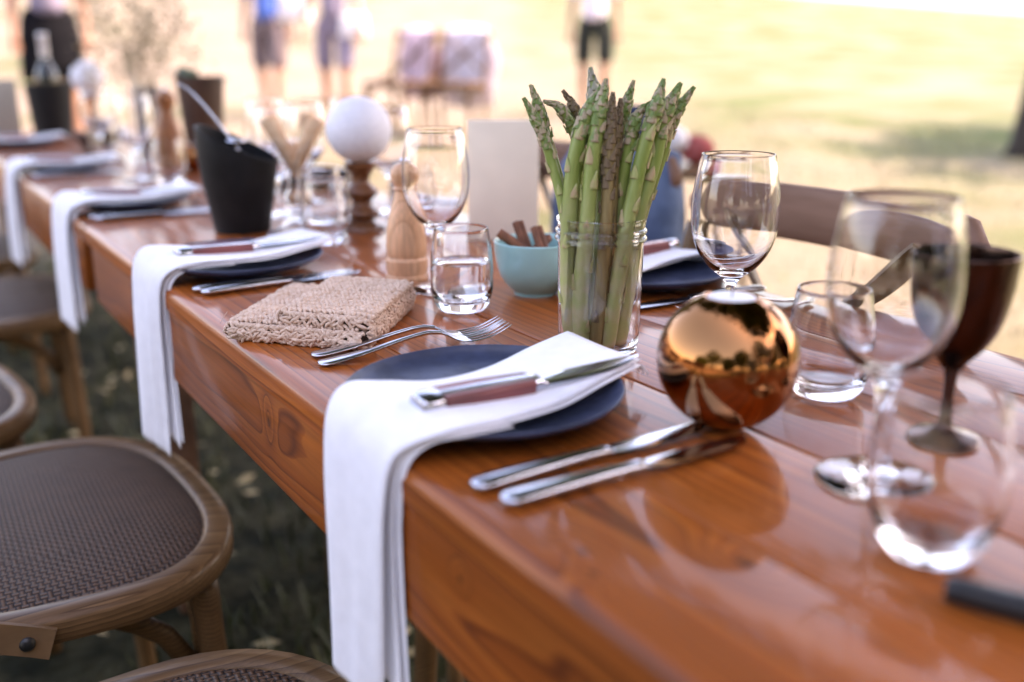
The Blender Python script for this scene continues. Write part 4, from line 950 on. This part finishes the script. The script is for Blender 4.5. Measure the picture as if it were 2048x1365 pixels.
wb = thing('wine_bottle', 'dark wine bottle with silver foil neck standing in the far black cooler', 'bottle', (.275, 3.335, TT + .02))
BT = [(0, 0), (.036, 0), (.0375, .003), (.0375, .185), (.036, .20), (.028, .222), (.0165, .242), (.0148, .252), (.0148, .30), (0, .30)]
B().lathe(BT, 32).obj('bottle_body', 'bottle', wb, sharp=40)
B().lathe([(.0152, .258), (.0155, .262), (.0155, .325), (.0165, .327), (.0165, .339), (.0150, .341), (0, .341)], 28).obj('foil', 'foil', wb, sharp=40)
B().lathe([(.0378, .06), (.0379, .061), (.0379, .14), (.0378, .141)], 32).obj('label', 'cardgrey', wb, sharp=40)

# ------------------------------------------------------------------ ball candles on turned holders
def ball_holder(label1, label2, loc, s_, prof, br, zc):
    t = thing('candle_holder', label1, 'candle holder', loc, 0, 'turned wooden candle holders'); t.scale = (s_,) * 3
    B().lathe([(max(r, 0), z) for r, z in catmull(prof, 3)], 40).obj('turned_stem', 'turned', t, sharp=60)
    b_ = B(); n = 28
    b_.lathe([(br * math.sin(math.pi * i / n), -br * math.cos(math.pi * i / n)) for i in range(n + 1)], 48)
    q = tag(b_.obj('ball_candle', 'ball', None, (loc[0], loc[1], loc[2] + zc * s_), sharp=180), label2, 'candle', 'white ball candles'); q.scale = (s_,) * 3
H1 = [(0, 0), (.036, 0), (.0368, .004), (.034, .009), (.022, .014), (.0205, .018), (.029, .024), (.0295, .032), (.020, .040), (.0165, .046), (.0185, .053), (.0270, .060), (.0275, .068), (.018, .077), (.0140, .084), (.0165, .094), (.0250, .106), (.0268, .114), (.0245, .1165), (.012, .113), (0, .112)]
ball_holder('turned brown wooden candle holder with stacked bulges under the big white ball', 'big white ball candle on the turned wooden holder mid table', (.399, .885, TT), 1.0, H1, .0545, .168)
H2 = [(0, 0), (.034, 0), (.035, .006), (.02, .014), (.013, .03), (.014, .06), (.022, .075), (.015, .09), (.014, .13), (.024, .155), (.026, .165), (.012, .162), (0, .161)]
ball_holder('tall turned holder at the far left under the distant white ball', 'distant white ball candle beside the wine bottle', (.352, 2.99, TT), 1.0, H2, .054, .214)

# ------------------------------------------------------------------ wafers in a flared glass
wg = thing('dessert_glass', 'flared footed glass holding rolled wafers next to the black bucket', 'glass', (.329, 1.008, TT + .0004))
DG = [(0, 0), (.026, 0), (.0275, .0015), (.024, .004), (.009, .008), (.0075, .013), (.013, .02), (.022, .034), (.0225, .045), (.0165, .058), (.0150, .068), (.0185, .085), (.027, .11), (.036, .14), (.0355, .1405), (.0258, .11), (.0172, .085), (.0136, .068), (.015, .058), (.0208, .045), (.020, .036), (0, .026)]
B().lathe([(max(r, 0), z) for r, z in catmull(DG, 2)], 48).obj('glass_body', 'glass', wg, sharp=60)
def wafer(label, p0, p1, r0, r1):
    p0, p1 = np.array(p0), np.array(p1); d = p1 - p0; T = d / np.linalg.norm(d); e1 = np.cross(T, [0, 1, .1]); e1 /= np.linalg.norm(e1); e2 = np.cross(T, e1); rings = []
    k = 34; f0 = np.linspace(0, 1, 8); R_ = []
    for f_ in f0:
        ring = []
        for sgn in (1, -1):
            for i in (range(k) if sgn > 0 else range(k - 1, -1, -1)):
                a = 2 * math.pi * 1.6 * i / (k - 1); rr_ = (r0 + (r1 - r0) * f_) * (1 - .24 * i / (k - 1)) + sgn * .0006
                ring.append(p0 + d * f_ + e1 * rr_ * math.cos(a) + e2 * rr_ * math.sin(a))
        R_.append(ring)
    return tag(B().rings(R_).obj('rolled_wafer', 'wafer', None, sharp=60), label, 'wafer', 'rolled wafers in the dessert glass')
wafer('rolled wafer leaning to the left out of the dessert glass', (.332, 1.006, TT + .085), (.296, 1.034, TT + .182), .008, .0165)
wafer('rolled wafer leaning to the right out of the dessert glass', (.327, 1.006, TT + .085), (.365, .985, TT + .182), .008, .0170)
wafer('rolled wafer standing at the back of the dessert glass', (.329, 1.010, TT + .080), (.334, 1.022, TT + .135), .007, .011)
tag(B().ball((.329, 1.008, TT + .045), .0165, 20, (1, 1, .85)).obj('biscuit_ball', 'wafer', None, sharp=180), 'round tan biscuit lying in the bottom of the dessert glass', 'biscuit')

# ------------------------------------------------------------------ things at the far end of the table
pt = thing('leather_planter', 'brown tapered planter with dark leaves behind the black bucket', 'planter', (.535, 2.31, TT + .0004)); pt.scale = (1.06, 1.06, 1.1)
B().lathe([(0, 0), (.046, 0), (.048, .003), (.064, .19), (.066, .205), (.064, .207), (.061, .19), (0, .19)], 40).obj('pot', 'basket', pt, sharp=40)
B().lathe([(.0605, .196), (.04, .202), (0, .204)], 32).obj('gravel', 'soil', pt, sharp=180)
lf = random.Random(5)
for i in range(16):
    side = -1 if i < 12 else 1
    a = R(150) + lf.uniform(-1.0, 1.0) if i < 12 else R(-35) + lf.uniform(-.4, .4); r_ = lf.uniform(.02, .05); L_ = lf.uniform(.03, .05)
    base = np.array([r_ * math.cos(a), r_ * math.sin(a), .20]); d = np.array([math.cos(a) * .6, math.sin(a) * .6, lf.uniform(.3, 1.0) if i < 12 else .15]); d /= np.linalg.norm(d)
    w = np.cross(d, [0, 0, 1]); w /= np.linalg.norm(w); n_ = np.cross(w, d); rows = []
    for f_, wd in ((0, .15), (.25, .8), (.5, 1), (.75, .7), (1, .05)):
        c = base + d * L_ * f_ - n_ * .3 * L_ * f_ * f_; rows.append([c - w * wd * L_ * .3, c + n_ * .002, c + w * wd * L_ * .3])
    V = [p for r__ in rows for p in r__]; F = [(i_ * 3 + j, i_ * 3 + j + 1, i_ * 3 + j + 4, i_ * 3 + j + 3) for i_ in range(4) for j in range(2)]
    B().add(V, F).obj('leaf', 'herb', pt, sharp=180)
vs = thing('zinc_vase', 'grey zinc vase holding pale dried flowers at the far end of the table', 'vase', (.425, 2.52, TT + .0004))
B().lathe([(0, 0), (.033, 0), (.035, .004), (.040, .12), (.043, .190), (.0445, .195), (.042, .196), (.038, .12), (.03, .01), (0, .01)], 36).obj('vase_body', 'zinc', vs, sharp=40)
bq = thing('dried_flowers', 'spray of pale beige dried flowers rising from the zinc vase', 'flowers', (.425, 2.52, TT + .06))
rf = np.random.default_rng(31); stems = []; bb = B()
for i in range(34):
    a = rf.uniform(0, 6.28); sp_ = rf.uniform(.02, .17); h = rf.uniform(.20, .46)
    e = np.array([sp_ * math.cos(a), sp_ * math.sin(a), h]); p = catmull([(0.015 * math.cos(a), .015 * math.sin(a), 0), (e[0] * .3, e[1] * .3, h * .55), tuple(e)], 5)
    B().tube(p, .0011, 5).obj('stem', 'dried', bq, sharp=180)
    for k in range(60):
        c = e * np.array([1, 1, 1 - .35 * (k % 3 == 0) * rf.uniform(0, 1)]) + rf.normal(0, .024, 3); s_ = rf.uniform(.003, .007)
        u_ = rf.normal(0, 1, 3); u_ /= np.linalg.norm(u_); v_ = np.cross(u_, rf.normal(0, 1, 3)); v_ /= np.linalg.norm(v_)
        bb.add([c - u_ * s_, c + v_ * s_, c + u_ * s_, c - v_ * s_], [(0, 1, 2, 3)])
bb.obj('blossoms', 'dried', bq, sharp=180, kind='stuff')
cf = thing('glass_carafe', 'tall slim clear glass carafe left of the zinc vase', 'carafe', (.345, 2.22, TT + .0004))
B().lathe([(0, 0), (.032, 0), (.034, .004), (.034, .10), (.026, .16), (.017, .20), (.017, .235), (.0155, .236), (.0155, .20), (.0243, .16), (.032, .10), (.031, .008), (0, .006)], 40).obj('carafe_body', 'glass', cf, sharp=50)
db = tag(B().lathe([(0, 0), (.035, 0), (.05, .012), (.064, .035), (.072, .058), (.070, .059), (.060, .036), (.046, .016), (0, .008)], 44).obj('wooden_bowl', 'darkbowl', None, (.30, 2.62, TT + .0004), sharp=50), 'dark brown wooden bowl at the far end of the table', 'bowl')
# black handled knife at the right bottom corner
bkk = thing('serving_knife', 'black handled serving knife lying at the bottom right corner of the table', 'knife', (.172, -.400, TT + .008), R(-64))
loft_x(B(), dense([(0, 0, 0, .004, .004), (.003, 0, 0, .0074, .0066), (.05, 0, 0, .0084, .0074), (.12, 0, 0, .0075, .0066), (.128, 0, 0, .006, .005)], 4), 14, .65).obj('handle', 'blackgloss', bkk, sharp=60)
loft_x(B(), dense([(.128, 0, -.002, .006, .0012), (.16, 0, -.004, .012, .0010), (.24, .002, -.006, .012, .0009), (.29, .010, -.007, .002, .0006)], 4), 10, .9).obj('blade', 'steel', bkk, sharp=60)

# ------------------------------------------------------------------ draped cloths on chairs
def drape(name, label, cat, rail_c, half, rz, front_drop, back_drop, m, group=None, lining=None, top=.012, seed=0, sleeves=False, bulge=.015):
    """cloth hung over a chair's top rail; local x = behind the rail, y along it."""
    t = thing(name, label, cat, rail_c, rz, group); rr = random.Random(seed); p1, p2 = rr.uniform(0, 6), rr.uniform(0, 6)
    k = 28; prof = []
    for i in range(k + 1):
        f_ = i / k
        if f_ < .42: q = f_ / .42; prof.append((.022 + .010 * math.sin(q * 3), -front_drop * (1 - q)))
        elif f_ < .58: a = math.pi * (f_ - .42) / .16; prof.append((.022 * math.cos(a), top * math.sin(a)))
        else: q = (f_ - .58) / .42; prof.append((-.022 - .012 * math.sin(q * 3), -back_drop * q))
    m_ = 26; G_ = []
    for (x, z) in prof:
        row = []
        for j in range(m_):
            v = -1 + 2 * j / (m_ - 1); dz = abs(z)
            w = .014 * math.sin(8 * v + p1 + dz * 6) * min(1, dz / .1) + bulge * math.sin(3 * v + p2) * min(1, dz / .2)
            ww = half * (1 + .12 * math.sin(dz * 9 + p1) * (dz > .02)) + .02 * math.sin(dz * 14 + p2)
            zz = z + (.018 * math.sin(5 * v + p1) if dz > .9 * max(front_drop, back_drop) else 0) + top * .8 * math.sin(2.2 * v + p2) * (dz < .02)
            row.append(np.array([x + (w if x > 0 else -w), v * ww, zz - .03 * v * v * (dz < .05)]))
        G_.append(row)
    G_ = np.array(G_); du = np.gradient(G_, axis=0); dv = np.gradient(G_, axis=1); N = np.cross(du, dv); N /= np.linalg.norm(N, axis=2)[..., None] + 1e-9
    th = .004
    B().rings([list(G_[i] + N[i] * th / 2) + list((G_[i] - N[i] * th / 2)[::-1]) for i in range(k + 1)]).obj('cloth', m, t, sharp=180)
    if sleeves:
        for s_ in (-1, 1):
            pts = catmull([(.03, s_ * half * .8, -.01), (.055, s_ * half * .98, -.10), (.06, s_ * half * 1.0, -.24), (.05, s_ * half * .93, -.36)], 6)
            B().tube(pts, np.linspace(.055, .038, len(pts)), 14, flat=(1, .6)).obj('sleeve', m, t, sharp=180)
        B().tube(catmull([(.02, -.10, .012), (-.01, -.05, .05), (-.012, .05, .055), (.02, .10, .012)], 6), .022, 12, flat=(.7, 1.2)).obj('collar', lining or m, t, sharp=180)
        B().box((-.006, -.10, -.20), (.006, .10, -.02), .004).obj('lining', lining or m, t, loc=(.042, 0, 0), sharp=60)
    return t
def jacket(label, loc, rz):
    t = thing('denim_jacket', label, 'jacket', loc, rz)
    rings = []; n = 48
    prof = [(-.43, .098, .050), (-.40, .108, .058), (-.30, .112, .060), (-.20, .110, .058), (-.10, .112, .060), (-.03, .112, .056), (.012, .098, .046), (.036, .072, .034), (.046, .04, .018)]
    pr = catmull([(a, b_, c) for a, b_, c in prof], 6)
    for z, hw, hd in pr:
        row = []
        for a in np.linspace(0, 2 * math.pi, n, endpoint=False):
            fold = .010 * math.sin(7 * a + 9 * z) * min(1, max(0, -z) * 8) + .006 * math.sin(11 * a - 7 * z + 1) + .005 * math.sin(4 * a + 17 * z)
            row.append(((hd + fold) * math.copysign(abs(math.cos(a)) ** .8, math.cos(a)), (hw + fold) * math.copysign(abs(math.sin(a)) ** .7, math.sin(a)), z + .012 * math.sin(2 * a) * (z > -.02)))
        rings.append(row)
    B().rings(rings).obj('jacket_body', 'denim', t, sharp=180)
    for s_ in (-1, 1):
        pts = catmull([(.010, s_ * .088, .005), (.030, s_ * .118, -.06), (.036, s_ * .128, -.18), (.030, s_ * .122, -.34)], 9); k = len(pts)
        rad = [.046 - .012 * i / k + .0012 * math.sin(i * 1.3) for i in range(k)]
        B().tube(pts, rad, 16, flat=(1, .75)).obj('sleeve', 'denim', t, sharp=180)
        B().tube([pts[-1] + np.array([0, 0, .012]), pts[-1] + np.array([0, 0, -.014])], [.038, .038], 16, flat=(1, .75)).obj('cuff', 'denim', t, sharp=60)
    B().tube(catmull([(.030, -.065, .030), (-.005, -.060, .062), (-.030, 0, .072), (-.005, .060, .062), (.030, .065, .030)], 7), .017, 12, flat=(.7, 1.3)).obj('collar', 'navy', t, sharp=180)
    B().sweep(catmull([(.052, -.030, .01), (.066, -.018, -.10), (.070, -.012, -.26), (.064, -.010, -.42)], 5), [(-.012, -.002), (.012, -.002), (.012, .003), (-.012, .003)], up=(1, 0, 0)).obj('button_placket', 'navy', t, sharp=60)
    return t
jacket('blue denim jacket hung over the far chair behind the asparagus', (.885, .780, .868), R(184))
def rail_of(cx_, cy_, a): return (cx_ - .32 * math.cos(a), cy_ - .32 * math.sin(a))
rx, ry = rail_of(3.62, 7.35, R(205)); drape('shawl', 'dusty pink cloth draped over a chair out on the lawn', 'cloth', (rx, ry, gz(3.62, 7.35) + .886), .19, R(205), .50, .60, 'pink', None, None, .02, 5)
rx, ry = rail_of(3.95, 6.95, R(218)); drape('shawl', 'pale lilac cloth draped over a chair out on the lawn', 'cloth', (rx, ry, gz(3.95, 6.95) + .886), .24, R(218), .55, .66, 'lilac', None, None, .03, 6)
# folded cloth bundle seen beyond the denim jacket
rb = thing('cloth_bundle', 'small red cloth bundle hanging beyond the denim jacket', 'cloth', (2.00, 1.80, 0), R(20))
zb = gz(2.0, 1.8)
B().ball((0, 0, zb + .74), .055, 20, (1, 1.1, .9)).obj('red_fold', 'red', rb, sharp=180)
B().ball((-.055, .06, zb + .77), .05, 18, (1, 1.1, .9)).obj('white_fold', 'whitecloth', rb, sharp=180)
for dx, dy in ((-.12, -.12), (.12, -.12), (-.12, .14), (.12, .14)):
    B().tube([(dx * 1.15, dy * 1.15, zb), (dx, dy, zb + .66)], .012, 8).obj('stool_leg', 'chairwood', rb, sharp=180)
B().lathe([(0, .66 + zb), (.19, .66 + zb), (.195, .67 + zb), (.19, .69 + zb), (0, .692 + zb)], 30).obj('stool_seat', 'chairwood', rb, sharp=40)
# ------------------------------------------------------------------ people on the lawn
def skinned(name, verts, edges, radii, m, parent, sub=2, root=0):
    me = bpy.data.meshes.new(name + '_skeleton'); me.from_pydata(verts, edges, [])
    o = bpy.data.objects.new(name + '_skeleton', me); S.collection.objects.link(o)
    sk = o.modifiers.new('Skin', 'SKIN'); sk.use_smooth_shade = True; sk.branch_smoothing = .6
    for i, r_ in enumerate(radii):
        d = me.skin_vertices[0].data[i]; d.radius = (r_, r_) if np.isscalar(r_) else r_; d.use_root = (i == root)
    ss = o.modifiers.new('Sub', 'SUBSURF'); ss.levels = sub; ss.render_levels = sub
    dg = bpy.context.evaluated_depsgraph_get(); ev = o.evaluated_get(dg); nm = bpy.data.meshes.new_from_object(ev)
    nm.name = name; bpy.data.objects.remove(o, do_unlink=True); bpy.data.meshes.remove(me)
    nm.materials.clear(); nm.materials.append(M[m]); nm.shade_smooth()
    r = bpy.data.objects.new(name, nm); S.collection.objects.link(r); r.parent = parent
    return r
def person(label, loc, rz, top_m, bottom_m, hemz, stride=.12, hair='hair', shirt_hem=.90, skirt=False, arm=((.0, .0), (.0, .0)), shirt_fat=1.0):
    t = thing('person', label, 'person', (loc[0], loc[1], gz(*loc)), rz, 'people standing on the lawn')
    V = []; E = []; Rr = []
    def v(p, r_): V.append(p); Rr.append(r_); return len(V) - 1
    def chain(start, pts):
        q = start
        for p, r_ in pts: k = v(p, r_); E.append((q, k)); q = k
        return q
    pel = v((0, 0, .95), (.15, .105))
    ch = chain(pel, [((0, 0, 1.08), (.125, .09)), ((0.01, 0, 1.25), (.15, .105)), ((0.0, 0, 1.40), (.135, .085))])
    hd = chain(ch, [((0, 0, 1.49), .052), ((.012, 0, 1.56), .058), ((.02, 0, 1.63), (.078, .088)), ((.012, 0, 1.70), (.074, .088)), ((.005, 0, 1.745), .04)])
    chain(hd - 2, [((.105, 0, 1.625), .016)])                        # nose
    for s_ in (-1, 1):
        chain(hd - 2, [((.01, s_ * .082, 1.635), .016)])             # ear
        fx = s_ * stride
        chain(pel, [((0, s_ * .095, .88), .088), ((fx * .5 + .02, s_ * .105, .52), .055), ((fx * .8 + .0, s_ * .105, .34), .052), ((fx - .02, s_ * .105, .10), .034), ((fx, s_ * .108, .035), .036), ((fx + .12, s_ * .118, .022), .028), ((fx + .17, s_ * .12, .016), .018)])
        ax, ay = arm[0 if s_ < 0 else 1]
        hand = chain(ch, [((0, s_ * .17, 1.395), .055), ((ax * .3 - .01, s_ * (.215 + ay * .3), 1.13), .042), ((ax * .7 + .03, s_ * (.23 + ay), .93), .030), ((ax + .05, s_ * (.235 + ay), .87), .028), ((ax + .06, s_ * (.235 + ay), .82), (.034, .018))])
        hp = V[hand]
        for i in range(4):
            y = hp[1] + (-.027 + .018 * i); L_ = (.062, .075, .080, .065)[i]
            chain(hand, [((hp[0] + .004, y, hp[2] - .030), .0085), ((hp[0] + .012, y, hp[2] - .030 - L_ * .5), .008), ((hp[0] + .024, y, hp[2] - .030 - L_), .0065)])
        chain(hand, [((hp[0] + .03, hp[1] - s_ * .01, hp[2] - .005), .010), ((hp[0] + .05, hp[1] - s_ * .012, hp[2] - .035), .008)])
    skinned('body', V, E, Rr, 'skin', t)
    # shirt
    V, E, Rr = [], [], []
    a = v((0, 0, shirt_hem), (.185 * shirt_fat, .135 * shirt_fat)); c = chain(a, [((0, 0, 1.06), (.170 * shirt_fat, .125)), ((.01, 0, 1.25), (.175, .125)), ((0, 0, 1.40), (.155, .105)), ((0, 0, 1.455), (.075, .075))])
    for s_ in (-1, 1):
        ax, ay = arm[0 if s_ < 0 else 1]
        chain(c - 1, [((0, s_ * .175, 1.395), .068), ((ax * .2 - .005, s_ * (.205 + ay * .2), 1.20), .062), ((ax * .28, s_ * (.213 + ay * .28), 1.14), .060)])
    skinned('shirt', V, E, Rr, top_m, t)
    # shorts or skirt
    if skirt:
        o_ = []
        for z, w in ((1.02, .15), (.95, .185), (.80, .205), (.65, .215), (hemz, .220)):
            o_.append([(w * .72 * math.cos(a) + .008 * math.sin(7 * a) * (1.02 - z), w * math.sin(a), z) for a in np.linspace(0, 2 * math.pi, 32, endpoint=False)])
        for z, w in ((hemz, .212), (.8, .19), (.98, .14)): o_.append([(w * .72 * math.cos(a), w * math.sin(a), z) for a in np.linspace(0, 2 * math.pi, 32, endpoint=False)])
        B().rings(o_).obj('skirt', bottom_m, t, sharp=180)
    else:
        V, E, Rr = [], [], []
        a = v((0, 0, .96), (.175, .128)); chain(a, [((0, 0, 1.03), (.160, .115))])
        for s_ in (-1, 1):
            fx = s_ * stride; chain(a, [((0.0, s_ * .10, .86), .118), ((fx * .3 + .012, s_ * .107, .68), .098), ((fx * .5 + .018, s_ * .108, hemz), .090)])
        skinned('shorts', V, E, Rr, bottom_m, t)
    # hair cap, eyes, mouth
    hb = B(); hb.ball((-.012, 0, 1.685), .104, 20, (.98, .86, .92)); hb.V = [(x - (.035 if (z < 1.68 and x > .0) else 0), y, z) for x, y, z in hb.V]; hb.obj('hair', hair, t, sharp=180)
    for s_ in (-1, 1): B().ball((.092, s_ * .032, 1.645), .011, 10).obj('eye', 'eye', t, sharp=180)
    B().tube([(.093, -.022, 1.578), (.098, 0, 1.576), (.093, .022, 1.578)], .005, 6).obj('mouth', 'red', t, sharp=180)
    return t
p1 = person('person in a pale blue top and wide black skirt at the far left', (.875, 7.2), R(-95), 'greylilac', 'blackcloth', .54, .04, skirt=True, shirt_hem=.95)
p2 = person('person in a bright blue shirt and taupe shorts walking on the lawn', (3.23, 9.45), R(236), 'blueshirt', 'taupe', .44, .16, shirt_hem=.88)
p3 = person('person in grey lilac clothes with bare legs left of the draped chairs', (3.58, 8.60), R(240), 'greylilac', 'greylilac', .48, .14, arm=((.12, .04), (.12, .04)))
p4 = person('person in a pale lilac shirt and dark shorts beyond the asparagus', (5.86, 7.52), R(228), 'lilac', 'darkgreen', .50, .05, shirt_hem=.90)
# bags carried by two of them
def bag(label, loc, s_, m, rz, strap):
    t = thing('tote_bag', label, 'bag', loc, rz, 'white tote bags')
    b_ = B().box((-.09, -.20, -.36), (.09, .20, 0), .05); b_.V = [(x * (1 + .25 * min(0, z) * -2), y * (1 + .1 * math.sin(z * 12)), z) for x, y, z in b_.V]; b_.xform(Matrix.Scale(s_, 4)).obj('sack', m, t, sharp=60)
    for q in (-1, 1): B().tube(catmull([(q * .04, -.12 * s_, -.02), (q * .03, -.05 * s_, strap), (q * .03, .05 * s_, strap), (q * .04, .12 * s_, -.02)], 6), .010, 7).obj('strap', m, t, sharp=180)
    return t
bag('white tote bag hanging from the shoulder of the person in the blue shirt', (3.46, 9.30, gz(3.23, 9.45) + 1.20), .8, 'whitecloth', R(60), .24)
bag('white tote bag hanging low on the person in grey lilac', (3.71, 8.44, gz(3.58, 8.60) + 1.00), .62, 'whitecloth', R(60), .42)
# low bench on the lawn
zb2 = gz(3.2, 8.05); bn = thing('garden_bench', 'low brown wooden bench on the lawn behind the white ball candle', 'bench', (3.2, 8.05, zb2), R(-32))
for i in range(3): B().box((-.19, -.045 + (i - 1) * .10 , .235), (.19, .045 + (i - 1) * .10, .262), .004).obj('slat', 'turned', bn, sharp=40)
for x in (-.15, .15):
    B().box((x - .02, -.13, 0), (x + .02, -.09, .234), .004).obj('leg', 'turned', bn, sharp=40); B().box((x - .02, .09, 0), (x + .02, .13, .234), .004).obj('leg', 'turned', bn, sharp=40)
